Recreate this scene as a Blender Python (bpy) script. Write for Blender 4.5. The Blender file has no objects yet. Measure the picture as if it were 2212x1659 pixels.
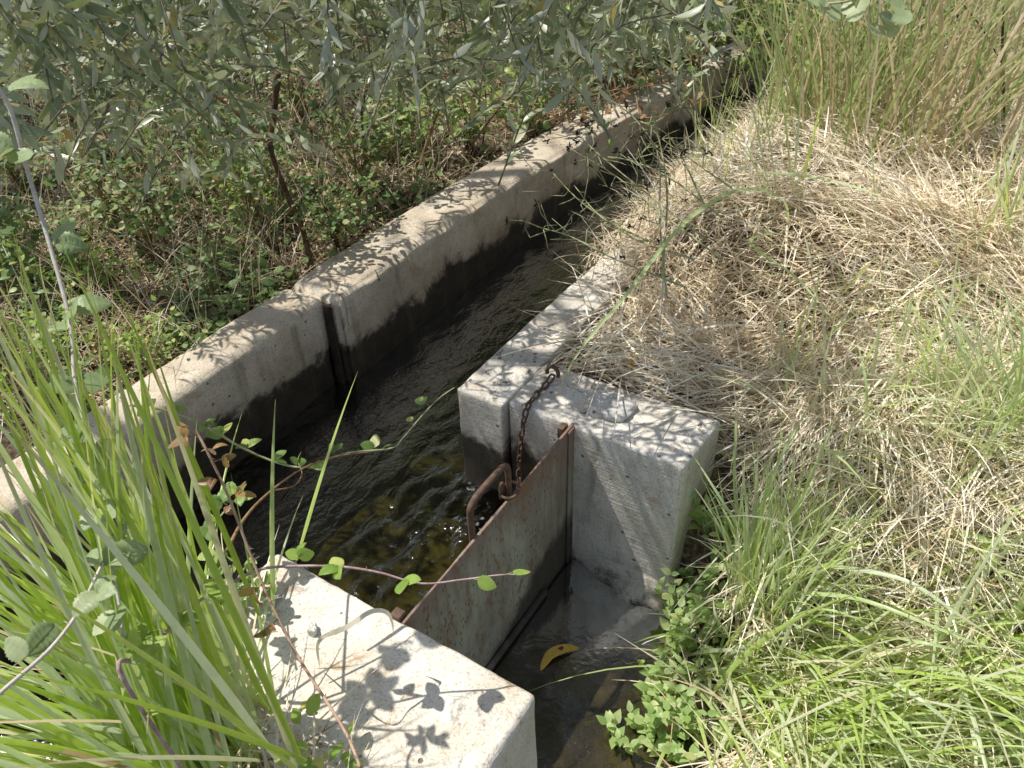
import bpy, bmesh, math, random
import numpy as np
from mathutils import Vector, noise as mnoise

rng = np.random.default_rng(11)
random.seed(5)
sc = bpy.context.scene
COL = sc.collection

# ------------------------------------------------------------------ camera geometry
H_CAM, PITCH, ROLL, FPX, CX, CY = 1.5, math.radians(38), math.radians(-2.1), 1790.0, 1106.0, 829.5
_fw = np.array([0, math.cos(PITCH), -math.sin(PITCH)])
_r0 = np.array([1.0, 0, 0]); _u0 = np.cross(_r0, _fw)
_R = math.cos(ROLL)*_r0 + math.sin(ROLL)*_u0
_U = -math.sin(ROLL)*_r0 + math.cos(ROLL)*_u0
EYE = np.array([0, 0, H_CAM])

def ray(x, y):
    d = _fw*FPX + _R*(x-CX) - _U*(y-CY)
    return d/np.linalg.norm(d)
def at(x, y, z=0.0):                    # where the sight line meets height z
    d = ray(x, y); return EYE + d*((z-H_CAM)/d[2])
def pt(x, y, dist):                     # point at a given distance along the sight line
    return EYE + ray(x, y)*dist

# channel axes: u runs upstream, v to the right bank
UA = np.array([.55, .8352, 0]); VA = np.array([.8352, -.55, 0])
def shift(u): return .028*np.maximum(0, np.asarray(u, float)-1.7)**2
def W(u, v, z=0.0, curve=True):
    u = np.asarray(u, float); v = np.asarray(v, float); z = np.asarray(z, float)
    v = v + (shift(u) if curve else 0)
    u, v, z = np.broadcast_arrays(u, v, z)
    return np.stack([.55*u+.8352*v, .8352*u-.55*v, z], -1)
def UV(p):
    p = np.asarray(p); u = p[..., 0]*.55+p[..., 1]*.8352; v = p[..., 0]*.8352-p[..., 1]*.55
    return u, v-shift(u)

def vnoise(x, y, seed=0):
    x = np.asarray(x, float); y = np.asarray(y, float)
    xi = np.floor(x).astype(np.int64); yi = np.floor(y).astype(np.int64)
    fx = x-xi; fy = y-yi; fx = fx*fx*(3-2*fx); fy = fy*fy*(3-2*fy)
    def h(a, b):
        n = (a*374761393 + b*668265263 + seed*982451653) & 0x7fffffff
        n = ((n ^ (n >> 13))*1274126177) & 0x7fffffff
        return ((n ^ (n >> 16)) & 0xffff)/65535.0
    a = h(xi, yi); b = h(xi+1, yi); c = h(xi, yi+1); d = h(xi+1, yi+1)
    return (a*(1-fx)+b*fx)*(1-fy)+(c*(1-fx)+d*fx)*fy
def fbm(x, y, seed=0, o=4):
    s = 0; a = .5
    for i in range(o):
        s = s+a*vnoise(x*2**i, y*2**i, seed+i*7); a *= .5
    return s
def sstep(a, b, x):
    t = np.clip((np.asarray(x, float)-a)/(b-a), 0, 1); return t*t*(3-2*t)

def ground_h(u, v):
    u = np.asarray(u, float); v = np.asarray(v, float)
    u, v = np.broadcast_arrays(u, v)
    n = fbm(u*1.7+9, v*1.7+3, 3)-.47
    fine = fbm(u*9, v*9, 8, 3)-.43
    left = -.09+.05*np.clip(-2-v, 0, 4)+.10*n*sstep(-2.05, -2.5, v)+.03*fine
    low = -.5*sstep(1.98, 1.32, u)*sstep(-.62, -.45, v)
    right = -.05+low+.12*n*sstep(-.9, -.3, v)*sstep(1.0, 2.3, u)+.03*fine+.11*sstep(-.8, 0, v)*sstep(1.9, 2.5, u)+.16*sstep(2.2, 2.8, u)*sstep(-1.16, -.95, v)*sstep(4.3, 3.6, u)+.15*np.exp(-((u-3.0)/.75)**2-((v+.62)/.42)**2)
    pool = -.552+.05*(fbm(u*26, v*26, 14)-.46)*sstep(-.66, -.42, v)+.02*fine*sstep(-.7, -.4, v)
    inpool = (v < -.36-.06*(u-1.05)+.02*np.sin(u*21)) & (u < 1.6) & (v > -.82) & ((u > .60) | (v > -.55))
    h = np.where(v < -1.96, left, np.where(v < -1.11, -.62+.03*fine*2, right))
    opening = (u > .6) & (u < 1.62) & (v >= -1.11) & (v <= -.82)
    h = np.where(opening, -.62+.03*fine*2, h)
    h = np.where(inpool, pool, h)
    front = (u <= .60) & (v >= -1.11) & (v <= -.55)
    h = np.where(front, -.05+.03*fine, h)
    return h
def gz(p):
    u, v = UV(p); return ground_h(u, v)
def onground(px, py, z0=0.0):
    p = at(px, py, z0)
    for _ in range(6):
        p = at(px, py, float(gz(p)))
    return p

# ------------------------------------------------------------------ object helpers
def tag(o, label=None, cat=None, group=None, kind=None):
    if label: o['label'] = label
    if cat: o['category'] = cat
    if group: o['group'] = group
    if kind: o['kind'] = kind
    return o
def empty(name, loc, label, cat, group=None):
    o = bpy.data.objects.new(name, None); COL.objects.link(o); o.location = [float(c) for c in loc]
    o.empty_display_size = .05
    return tag(o, label, cat, group)
def build(name, verts, faces, mat, parent=None, tint=None, along=None, smooth=True):
    """one mesh object; verts are in world space (moved to the parent's space)"""
    V = np.asarray(verts, float).reshape(-1, 3)
    if parent is not None: V = V-np.array(parent.location)
    me = bpy.data.meshes.new(name)
    if isinstance(faces, np.ndarray):
        nf, k = faces.shape
        me.vertices.add(len(V)); me.vertices.foreach_set('co', V.astype(np.float32).ravel())
        me.loops.add(nf*k); me.loops.foreach_set('vertex_index', faces.astype(np.int32).ravel())
        me.polygons.add(nf); me.polygons.foreach_set('loop_start', np.arange(0, nf*k, k, dtype=np.int32))
        me.update(calc_edges=True)
    else:
        me.from_pydata(V.tolist(), [], faces)
    if smooth: me.polygons.foreach_set('use_smooth', np.ones(len(me.polygons), bool))
    for nm, arr in (('tint', tint), ('along', along)):
        if arr is not None:
            a = me.attributes.new(nm, 'FLOAT', 'POINT')
            a.data.foreach_set('value', np.broadcast_to(np.asarray(arr, np.float32), (len(V),)).astype(np.float32).ravel())
    me.materials.append(mat); me.update()
    o = bpy.data.objects.new(name, me); COL.objects.link(o)
    if parent is not None: o.parent = parent
    return o

class Acc:                                # gathers grids of quads into one mesh
    def __init__(s): s.v = []; s.f = []; s.t = []; s.a = []; s.n = 0
    def add(s, v, f, t=.5, a=.5):
        v = np.asarray(v, float).reshape(-1, 3)
        s.v.append(v); s.f.append(np.asarray(f, np.int64)+s.n)
        s.t.append(np.broadcast_to(np.asarray(t, float), (len(v),))); s.a.append(np.broadcast_to(np.asarray(a, float), (len(v),)))
        s.n += len(v)
    def build(s, name, mat, parent=None, smooth=True):
        return build(name, np.concatenate(s.v), np.concatenate(s.f), mat, parent, np.concatenate(s.t), np.concatenate(s.a), smooth)

def blades(acc, P, az, th0, kap, L, w, n=6, k=3, fold=.22, twist=0., tint=None, pw=1.4, flat=None):
    P = np.asarray(P, float).reshape(-1, 3); N = len(P)
    az, th0, kap, L, w, twist = [np.broadcast_to(np.asarray(q, float), (N,)) for q in (az, th0, kap, L, w, twist)]
    s = np.linspace(0, 1, n+1)
    th = th0[:, None]+kap[:, None]*s**pw
    thm = .5*(th[:, 1:]+th[:, :-1])
    T = lambda t: np.stack([np.sin(t)*np.cos(az)[:, None], np.sin(t)*np.sin(az)[:, None], np.cos(t)], -1)
    pos = np.concatenate([np.zeros((N, 1, 3)), np.cumsum(T(thm)*(L/n)[:, None, None], 1)], 1)+P[:, None, :]
    if flat is not None: pos[..., 2] = np.maximum(pos[..., 2], flat(pos))
    tan = T(th); side = np.stack([-np.sin(az), np.cos(az), 0*az], -1)[:, None, :]+0*tan
    nor = np.cross(side, tan)
    tw = twist[:, None]*(.3+s)
    sd = side*np.cos(tw)[..., None]+nor*np.sin(tw)[..., None]
    nn = np.cross(sd, tan)
    prof = (1-s**2.6)*(.55+.45*np.minimum(1, s*5))+.03
    hw = (w[:, None]*prof*.5)[..., None]
    rows = [pos-sd*hw, pos+sd*hw] if k == 2 else [pos-sd*hw+nn*hw*fold*2, pos-nn*hw*0, pos+sd*hw+nn*hw*fold*2]
    V = np.stack(rows, 2)
    a = np.arange(n)[:, None]*k+np.arange(k-1)[None, :]
    q = np.stack([a, a+1, a+1+k, a+k], -1).reshape(-1, 4)
    F = (np.arange(N)[:, None, None]*((n+1)*k)+q[None]).reshape(-1, 4)
    if tint is None: tint = rng.random(N)
    t = np.repeat(np.broadcast_to(tint, (N,)), (n+1)*k)
    al = np.tile(np.repeat(s, k), N)
    acc.add(V, F, t, al)

def leaf_template(kind):
    if kind == 'olive':
        s = np.array([0, .08, .3, .55, .8, 1.]); w = np.array([.06, .35, .92, 1., .62, .03]); arch = .06; fold = .12
    elif kind == 'round':
        s = np.array([0, .1, .3, .55, .8, 1.]); w = np.array([.1, .62, 1., .98, .62, .05]); arch = .08; fold = .16
    elif kind == 'ovate':
        s = np.array([0, .1, .3, .55, .8, 1.]); w = np.array([.08, .6, 1., .85, .42, .02]); arch = .10; fold = .2
    else:
        s = np.array([0, .15, .4, .65, .85, 1.]); w = np.array([.1, .6, 1., .8, .45, .02]); arch = .3; fold = .35
    rows = []
    for si, wi in zip(s, w):
        z = -arch*(2*si-1)**2+arch
        for y in (-1, 0, 1):
            rows.append([si, y*wi*.5, z*1.0-(0 if y else fold*.18*wi)])
    T = np.array(rows); F = []
    for i in range(5):
        for j in range(2):
            b = i*3+j; F.append([b, b+3, b+4, b+1])
    return T, np.array(F), np.repeat(s, 3)
def bramble_template():
    s = np.linspace(0, 1, 17); w = np.interp(s, [0, .06, .2, .4, .6, .8, .93, 1], [.1, .5, .86, 1., .92, .62, .3, .03]); w = w*(1+.07*np.where(np.arange(17) % 2, 1, -1))
    rows = []
    for j, (a_, b_) in enumerate(zip(s, w)):
        q = .018 if j % 3 == 0 else 0.
        for y, f in ((-1, .02), (-.5, .07-q), (0, 0.), (.5, .07-q), (1, .02)):
            rows.append([a_-.05*abs(y)*(1-a_), y*b_*.5, .06-.06*(2*a_-1)**2+f*b_])
    F = [[i*5+j, i*5+5+j, i*5+6+j, i*5+1+j] for i in range(16) for j in range(4)]
    return np.array(rows), np.array(F), np.repeat(s, 5)
TEMPL = {k: leaf_template(k) for k in ('olive', 'round', 'ovate', 'dry')}
TEMPL['bramble'] = bramble_template()

def leaves(acc, P, D, Nn, L, Wd, kind='ovate', tint=None):
    P = np.asarray(P, float).reshape(-1, 3); N = len(P)
    if N == 0: return
    D = np.broadcast_to(np.asarray(D, float), (N, 3)); D = D/np.linalg.norm(D, axis=1, keepdims=True)
    Nn = np.broadcast_to(np.asarray(Nn, float), (N, 3))
    Y = np.cross(Nn, D); Y /= np.linalg.norm(Y, axis=1, keepdims=True)+1e-9
    Z = np.cross(D, Y)
    L = np.broadcast_to(np.asarray(L, float), (N,)); Wd = np.broadcast_to(np.asarray(Wd, float), (N,))
    T, F, al = TEMPL[kind]
    curl = 1+.9*rng.standard_normal((N, 1, 1))
    V = P[:, None, :]+L[:, None, None]*T[None, :, 0:1]*D[:, None, :]+Wd[:, None, None]*T[None, :, 1:2]*Y[:, None, :]+(L[:, None, None]*curl)*T[None, :, 2:3]*Z[:, None, :]
    FF = (np.arange(N)[:, None, None]*len(T)+F[None]).reshape(-1, 4)
    if tint is None: tint = rng.random(N)
    acc.add(V, FF, np.repeat(np.broadcast_to(tint, (N,)), len(T)), np.tile(al, N))

def smooth_path(pts, per=6):
    P = np.asarray(pts, float); n = len(P)
    if n < 3: return np.array([P[0]+(P[-1]-P[0])*t for t in np.linspace(0, 1, per+1)])
    E = np.vstack([2*P[0]-P[1], P, 2*P[-1]-P[-2]]); out = []
    for i in range(n-1):
        p0, p1, p2, p3 = E[i:i+4]
        for t in np.linspace(0, 1, per, endpoint=False):
            out.append(.5*((2*p1)+(-p0+p2)*t+(2*p0-5*p1+4*p2-p3)*t*t+(-p0+3*p1-3*p2+p3)*t**3))
    out.append(P[-1]); return np.array(out)
def tube(acc, path, r, sides=6, tint=.5, closed=False, knob=0.):
    P = np.asarray(path, float); n = len(P)
    r = np.interp(np.linspace(0, 1, n), np.linspace(0, 1, len(np.atleast_1d(r))), np.atleast_1d(r)) if n > 1 else np.array([r])
    if knob: r = r*(1+knob*(rng.random(n)-.5))
    if closed: T = np.roll(P, -1, 0)-np.roll(P, 1, 0)
    else: T = np.gradient(P, axis=0)
    T /= np.linalg.norm(T, axis=1, keepdims=True)+1e-12
    ref = np.array([0, 0, 1.]) if abs(T[0][2]) < .8 else np.array([1., 0, 0])
    X = np.zeros_like(P); x = ref-T[0]*(ref@T[0]); x /= np.linalg.norm(x)
    for i in range(n):
        x = x-T[i]*(x@T[i]); x /= np.linalg.norm(x)+1e-12; X[i] = x
    Y = np.cross(T, X)
    an = np.linspace(0, 2*np.pi, sides, endpoint=False)
    V = P[:, None]+r[:, None, None]*(np.cos(an)[None, :, None]*X[:, None]+np.sin(an)[None, :, None]*Y[:, None])
    F = []
    m = n if closed else n-1
    for i in range(m):
        j = (i+1) % n
        for k in range(sides):
            k2 = (k+1) % sides
            F.append([i*sides+k, i*sides+k2, j*sides+k2, j*sides+k])
    V = V.reshape(-1, 3)
    if not closed:
        c = len(V); V = np.vstack([V, P[0], P[-1]])
        for k in range(0, sides, 2):
            F.append([c, (k+2) % sides, (k+1) % sides, k])
            b = (n-1)*sides; F.append([c+1, b+k, b+(k+1) % sides, b+(k+2) % sides])
    acc.add(V, F, tint, .5)

# ------------------------------------------------------------------ material helpers
class NT:
    def __init__(s, name):
        s.m = bpy.data.materials.new(name); s.m.use_nodes = True; s.t = s.m.node_tree; s.t.nodes.clear()
        s.out = s.t.nodes.new('ShaderNodeOutputMaterial')
    def n(s, typ, ins=None, **kw):
        nd = s.t.nodes.new('ShaderNode'+typ)
        for k, v in kw.items(): setattr(nd, k, v)
        for k, v in (ins or {}).items():
            sock = nd.inputs[k]
            if isinstance(v, bpy.types.NodeSocket): s.t.links.new(v, sock)
            else: sock.default_value = v
        return nd
    def pos(s): return s.n('NewGeometry').outputs['Position']
    def noise(s, vec, scale, detail=5, rough=.6, dist=0.):
        return s.n('TexNoise', {'Vector': vec, 'Scale': scale, 'Detail': detail, 'Roughness': rough, 'Distortion': dist}).outputs['Fac']
    def ramp(s, fac, stops, interp='LINEAR'):
        r = s.n('ValToRGB', {'Fac': fac}); cr = r.color_ramp; cr.interpolation = interp
        while len(cr.elements) < len(stops): cr.elements.new(.5)
        for e, (p, c) in zip(cr.elements, stops):
            e.position = p; e.color = (*c, 1) if len(c) == 3 else c
        return r.outputs['Color']
    def step(s, fac, a, b):
        return s.n('MapRange', {'Value': fac, 'From Min': a, 'From Max': b, 'To Min': 0., 'To Max': 1.}, interpolation_type='SMOOTHSTEP').outputs[0]
    def mix(s, f, a, b, mode='MIX'):
        nd = s.n('Mix', data_type='RGBA', blend_type=mode)
        for i, v in ((0, f), (6, a), (7, b)):
            if isinstance(v, bpy.types.NodeSocket): s.t.links.new(v, nd.inputs[i])
            else: nd.inputs[i].default_value = (*v, 1) if isinstance(v, tuple) and len(v) == 3 else v
        return nd.outputs[2]
    def math(s, op, a, b=0., c=None):
        nd = s.n('Math', operation=op)
        for i, v in enumerate((a, b) if c is None else (a, b, c)):
            if isinstance(v, bpy.types.NodeSocket): s.t.links.new(v, nd.inputs[i])
            else: nd.inputs[i].default_value = v
        return nd.outputs[0]
    def dot(s, vec, ax):
        nd = s.n('VectorMath', {0: vec}, operation='DOT_PRODUCT'); nd.inputs[1].default_value = ax; return nd.outputs['Value']
    def attr(s, name): return s.n('Attribute', attribute_name=name).outputs['Fac']
    def bump(s, h, strength=.4, dist=.01):
        return s.n('Bump', {'Height': h, 'Strength': strength, 'Distance': dist}).outputs['Normal']
    def done(s, shader):
        s.t.links.new(shader, s.out.inputs['Surface']); return s.m
    def bsdf(s, col, rough=.8, normal=None, spec=.3, metallic=0.):
        ins = {'Base Color': col if isinstance(col, bpy.types.NodeSocket) else (*col, 1), 'Roughness': rough, 'Specular IOR Level': spec, 'Metallic': metallic}
        if normal is not None: ins['Normal'] = normal
        return s.n('BsdfPrincipled', ins).outputs[0]

def mat_plant(name, stops, transl=.35, rough=.45, spec=.35, back=None, tip=None, tipstart=.75, dark=.38):
    t = NT(name); f = t.attr('tint'); al = t.attr('along')
    c = t.ramp(f, stops)
    ns = t.noise(t.pos(), 45, 3)
    c = t.mix(t.math('MULTIPLY', t.step(ns, .4, .7), dark), c, t.mix(.6, c, (.02, .025, .01)))
    if back is not None:
        c = t.mix(t.math('MULTIPLY', t.n('NewGeometry').outputs['Backfacing'], .8), c, back)
    if tip is not None:
        k = t.math('ADD', al, t.math('MULTIPLY', f, .35))
        c = t.mix(t.step(k, tipstart, tipstart+.35), c, tip)
    p = t.bsdf(c, rough, None, spec)
    tr = t.n('BsdfTranslucent', {'Color': t.mix(.4, c, (.68, .76, .12), 'MIX') if name.split('_')[0] != 'dry' else c}).outputs[0]
    return t.done(t.n('MixShader', {0: transl, 1: p, 2: tr}).outputs[0])

def mat_concrete(name, c1, c2, orange=.5, black=.5, wet=True, stain_z=-.13, dry_stain_z=-.5):
    t = NT(name); p = t.pos()
    big = t.noise(p, 5.5, 6, .62, .4); mid = t.noise(p, 24, 6, .65); fine = t.noise(p, 170, 4, .7)
    c = t.mix(t.step(big, .36, .66), c1, c2)
    c = t.mix(t.math('MULTIPLY', t.step(t.noise(p, 1.9, 4, .6), .45, .62), .35), c, tuple(x*.62 for x in c1))
    c = t.mix(t.math('MULTIPLY', t.step(mid, .5, .7), .38), c, tuple(x*.55 for x in c1))
    c = t.mix(t.math('MULTIPLY', t.step(fine, .53, .63), .55), c, tuple(x*.38 for x in c1))
    grit = t.noise(p, 420, 2, .6)
    c = t.mix(t.math('MULTIPLY', t.step(grit, .58, .68), .45), c, tuple(x*.45 for x in c1))
    c = t.mix(t.math('MULTIPLY', t.step(fine, .42, .3), .45), c, tuple(min(.8, x*1.45) for x in c2))
    hol = t.n('TexVoronoi', {'Vector': p, 'Scale': 26.}); hm = t.math('MULTIPLY', t.step(hol.outputs['Distance'], .16, .09), t.step(t.n('SeparateColor', {0: hol.outputs['Color']}).outputs[0], .78, .82))
    c = t.mix(t.math('MULTIPLY', hm, .8), c, (.06, .055, .05))
    # lichen: dark specks on upward faces, rusty ochre blotches
    nz = t.n('SeparateXYZ', {0: t.n('NewGeometry').outputs['Normal']}).outputs[2]
    lich = t.noise(p, 11, 8, .78, .7)
    bm = t.math('MULTIPLY', t.step(lich, .56, .64), t.step(nz, .1, .8))
    c = t.mix(t.math('MULTIPLY', bm, black), c, (.07, .068, .062))
    org = t.noise(t.n('VectorMath', {0: p, 1: (3.1, 7.7, 1.3)}, operation='ADD').outputs[0], 8, 6, .7, 1.)
    c = t.mix(t.math('MULTIPLY', t.step(org, .55, .68), orange), c, (.36, .20, .07))
    pale = t.noise(t.n('VectorMath', {0: p, 1: (9.1, 2.7, 5.3)}, operation='ADD').outputs[0], 16, 7, .75, .5)
    c = t.mix(t.math('MULTIPLY', t.step(pale, .6, .68), .5), c, (.56, .54, .5))
    z = t.n('SeparateXYZ', {0: p}).outputs[2]; v = t.dot(p, tuple(VA))
    jag = t.math('ADD', t.math('MULTIPLY', t.math('SUBTRACT', t.noise(p, 6, 7, .68, .3), .5), .34), t.math('MULTIPLY', t.math('SUBTRACT', fine, .5), .03))
    zz = t.math('ADD', z, jag)
    thr = t.math('ADD', t.math('MULTIPLY', t.step(v, -.84, -.80), dry_stain_z-stain_z), stain_z)
    d = t.math('SUBTRACT', zz, thr)
    edge = t.step(d, .03, -.025)
    stainc = t.mix(t.step(mid, .35, .7), (.018, .015, .011), (.055, .04, .022))
    c = t.mix(t.math('MULTIPLY', t.step(d, .12, 0.), .35), c, (.2, .16, .1))
    c = t.mix(t.math('MULTIPLY', edge, .96), c, stainc)
    drip = t.noise(t.n('CombineXYZ', {0: t.math('MULTIPLY', v, 14.), 1: t.math('MULTIPLY', t.dot(p, tuple(UA)), 14.), 2: t.math('MULTIPLY', z, 1.6)}).outputs[0], 1., 4, .6)
    vert = t.step(nz, .5, .1)
    c = t.mix(t.math('MULTIPLY', t.math('MULTIPLY', t.step(drip, .54, .70), vert), .4), c, (.13, .10, .065))
    h = t.math('ADD', t.math('MULTIPLY', fine, .5), t.math('ADD', mid, t.math('MULTIPLY', lich, .5)))
    lines = t.n('SeparateXYZ', {0: p}).outputs[2]
    h = t.math('ADD', h, t.math('MULTIPLY', t.noise(t.n('CombineXYZ', {0: t.math('MULTIPLY', t.dot(p, tuple(VA)), 6.), 1: t.math('MULTIPLY', t.dot(p, tuple(UA)), 6.), 2: t.math('MULTIPLY', lines, 130.)}).outputs[0], 1., 3, .6), .9))
    pits = t.n('TexVoronoi', {'Vector': p, 'Scale': 55.}, feature='F1').outputs['Distance']
    h = t.math('ADD', h, t.math('SUBTRACT', t.math('MULTIPLY', t.step(pits, .0, .16), .35), t.math('MULTIPLY', hm, 1.5)))
    rough = t.math('SUBTRACT', .92, t.math('MULTIPLY', edge, .4))
    return t.done(t.bsdf(c, rough, t.bump(h, .7, .006), .25))

M = {}
M['conc_wall'] = mat_concrete('weathered_concrete', (.56, .48, .37), (.73, .65, .53), .4, .6, stain_z=-.205)
M['conc_pier'] = mat_concrete('grey_concrete', (.64, .60, .53), (.82, .78, .71), .45, .95, stain_z=-.16, dry_stain_z=-.53)
M['conc_block'] = mat_concrete('cream_concrete', (.76, .68, .56), (.88, .84, .76), .7, .5, stain_z=-.2, dry_stain_z=-.53)
M['stone'] = mat_concrete('broken_concrete', (.60, .585, .55), (.76, .74, .70), .05, .2, stain_z=-3, dry_stain_z=-3)

def mat_rust():
    t = NT('rusty_steel'); p = t.pos()
    st = t.n('Mapping', {'Vector': p}); st.inputs['Scale'].default_value = (1, 1, .45)
    sv = st.outputs[0]
    big = t.noise(sv, 6, 6, .65, .4); mid = t.noise(sv, 26, 6, .7, .6); fine = t.noise(p, 140, 3, .6)
    c = t.mix(t.step(big, .35, .62), (.42, .40, .34), (.28, .245, .20))
    z = t.n('SeparateXYZ', {0: p}).outputs[2]; u = t.dot(p, tuple(UA))
    band = t.math('MULTIPLY', t.step(t.math('ADD', z, t.math('MULTIPLY', big, .2)), -.05, .13), .85)
    c = t.mix(band, c, (.20, .115, .085))
    sp = t.n('TexVoronoi', {'Vector': sv, 'Scale': 85., 'Randomness': 1.}).outputs['Distance']
    spots = t.math('MULTIPLY', t.step(sp, .34, .16), t.step(t.noise(sv, 9, 4, .6), .38, .52))
    c = t.mix(t.math('MULTIPLY', spots, .85), c, (.19, .075, .035))
    c = t.mix(t.math('MULTIPLY', t.step(mid, .53, .66), .75), c, (.26, .125, .065))
    c = t.mix(t.math('MULTIPLY', t.step(mid, .36, .27), .5), c, (.42, .40, .35))
    run = t.noise(t.n('CombineXYZ', {0: t.math('MULTIPLY', u, 30.), 1: 0., 2: t.math('MULTIPLY', z, 2.2)}).outputs[0], 1., 4, .6)
    c = t.mix(t.math('MULTIPLY', t.step(run, .52, .68), .5), c, (.17, .115, .08))
    c = t.mix(t.math('MULTIPLY', t.step(run, .42, .3), .4), c, (.46, .45, .40))
    wet = t.step(t.math('ADD', z, t.math('SUBTRACT', t.math('MULTIPLY', t.noise(p, 9, 5), .22), t.math('MULTIPLY', t.math('SUBTRACT', u, 1.05), .42))), -.37, -.45)
    c = t.mix(t.math('MULTIPLY', wet, .85), c, (.04, .03, .022))
    h = t.math('ADD', t.math('MULTIPLY', mid, 1.), t.math('ADD', t.math('MULTIPLY', fine, .4), t.math('MULTIPLY', spots, -.8)))
    return t.done(t.bsdf(c, .72, t.bump(h, .5, .003), .35))
M['rust'] = mat_rust()
def mat_iron():
    t = NT('dark_rusted_iron'); p = t.pos()
    a = t.noise(p, 60, 5, .7); b = t.noise(p, 220, 3, .6)
    c = t.ramp(a, [(.3, (.055, .04, .032)), (.55, (.13, .075, .05)), (.75, (.2, .1, .06))])
    return t.done(t.bsdf(c, .7, t.bump(t.math('ADD', a, b), .5, .002), .4))
M['iron'] = mat_iron()
t_ = NT('black_iron'); a_ = t_.noise(t_.pos(), 40, 5, .7); M['black_iron'] = t_.done(t_.bsdf(t_.ramp(a_, [(.35, (.018, .013, .011)), (.6, (.05, .03, .024)), (.75, (.11, .06, .045))]), .75, t_.bump(a_, .5, .003), .3))

def mat_ground():
    t = NT('earth'); p = t.pos(); v = t.dot(p, tuple(VA)); z = t.n('SeparateXYZ', {0: p}).outputs[2]
    a = t.noise(p, 7, 7, .7, .4); b = t.noise(p, 60, 5, .7); f = t.noise(p, 190, 3, .7)
    soil = t.ramp(b, [(.3, (.03, .022, .015)), (.5, (.09, .068, .045)), (.66, (.24, .18, .12)), (.8, (.5, .41, .3))])
    dry = t.ramp(b, [(.3, (.04, .028, .016)), (.5, (.14, .10, .06)), (.72, (.46, .36, .24))])
    c = t.mix(t.step(v, -1.6, -1.0), soil, dry)
    mud = t.ramp(a, [(.3, (.05, .046, .036)), (.5, (.095, .085, .065)), (.62, (.17, .15, .11)), (.75, (.27, .235, .17))])
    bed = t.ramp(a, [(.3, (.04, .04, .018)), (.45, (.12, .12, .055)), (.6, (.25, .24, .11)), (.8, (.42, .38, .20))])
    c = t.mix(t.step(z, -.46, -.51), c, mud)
    bed = t.mix(t.step(t.dot(p, tuple(UA)), 1.6, 2.0), bed, (.02, .019, .012))  # bed colour darkened upstream to make the water there look darker
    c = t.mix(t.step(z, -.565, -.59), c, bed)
    rough = t.math('ADD', .55, t.math('MULTIPLY', t.step(z, -.53, -.46), .4))
    return t.done(t.bsdf(c, rough, t.bump(t.math('ADD', t.math('MULTIPLY', a, 1.5), t.math('ADD', b, f)), .7, .012), .3))
M['ground'] = mat_ground()

def mat_water(name, tint, foam, ripple, rip_scale, strength, ior=1.33):
    t = NT(name); p = t.pos()
    u = t.dot(p, tuple(UA)); v = t.dot(p, tuple(VA))
    vec = t.n('CombineXYZ', {0: t.math('MULTIPLY', u, ripple), 1: v, 2: 0.}).outputs[0]
    n1 = t.noise(vec, rip_scale, 3, .5, .9); n2 = t.noise(p, rip_scale*3.2, 3, .6, .4)
    nor = t.bump(t.math('ADD', n1, t.math('MULTIPLY', n2, .35)), strength, .02)
    gl = t.n('BsdfGlossy', {'Color': (.55, .56, .58, 1), 'Roughness': .06, 'Normal': nor}).outputs[0]
    tr = t.n('BsdfTransparent', {'Color': (*tint, 1)}).outputs[0]
    fr = t.n('Fresnel', {'IOR': ior, 'Normal': nor}).outputs[0]
    s = t.n('MixShader', {0: fr, 1: tr, 2: gl}).outputs[0]
    if foam:
        near = t.math('MULTIPLY', t.step(v, -1.35, -1.05), t.math('MULTIPLY', t.step(u, 1.0, 1.3), t.step(u, 1.75, 1.5)))
        bub = t.n('TexVoronoi', {'Vector': p, 'Scale': 52.}).outputs['Distance']
        fm = t.math('MULTIPLY', near, t.math('MULTIPLY', t.step(t.noise(p, 22, 6, .75, 1.), .55, .66), t.step(bub, .5, .2)))
        fm = t.math('MULTIPLY', fm, .7)
        s = t.n('MixShader', {0: fm, 1: s, 2: t.n('BsdfDiffuse', {'Color': (.62, .66, .66, 1)}).outputs[0]}).outputs[0]
    return t.done(s)
M['water'] = mat_water('running_water', (.42, .40, .27), True, .5, 19, .30)
M['pool'] = mat_water('still_water', (.62, .58, .46), False, 1., 16, .05, 1.75)

M['sedge'] = mat_plant('sedge_blade', [(0, (.36, .56, .06)), (.35, (.60, .76, .15)), (.62, (.58, .74, .36)), (.9, (.76, .84, .64)), (1, (.78, .74, .42))], .5, .32, .65, dark=.22, tip=(.60, .42, .20), tipstart=1.0)
M['grass'] = mat_plant('grass_blade', [(0, (.42, .60, .12)), (.32, (.60, .76, .24)), (.62, (.64, .74, .48)), (.86, (.78, .82, .62)), (1, (.90, .84, .64))], .5, .34, .65, tip=(.6, .5, .28), tipstart=1.0, dark=.22)
M['thicket'] = mat_plant('darkened_thicket_leaf', [(0, (.012, .022, .008)), (1, (.035, .05, .018))], .1, .6, .2)  # leaf colour darkened for the added unseen trees, so the water reflects dark
M['straw'] = mat_plant('dry_straw', [(0, (.26, .15, .075)), (.13, (.58, .42, .25)), (.36, (.88, .73, .50)), (.7, (.93, .83, .63)), (1, (.94, .89, .77))], .16, .4, .6, dark=.16)
M['reed'] = mat_plant('dry_reed', [(0, (.26, .40, .10)), (.35, (.44, .54, .22)), (.55, (.64, .57, .33)), (.8, (.76, .62, .40)), (1, (.86, .78, .60))], .45, .45, .35)
M['olive_leaf'] = mat_plant('olive_leaf', [(0, (.17, .23, .12)), (.5, (.34, .41, .26)), (.88, (.48, .53, .37)), (.96, (.42, .38, .18)), (1, (.55, .40, .14))], .18, .36, .5, back=(.50, .52, .42))
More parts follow.
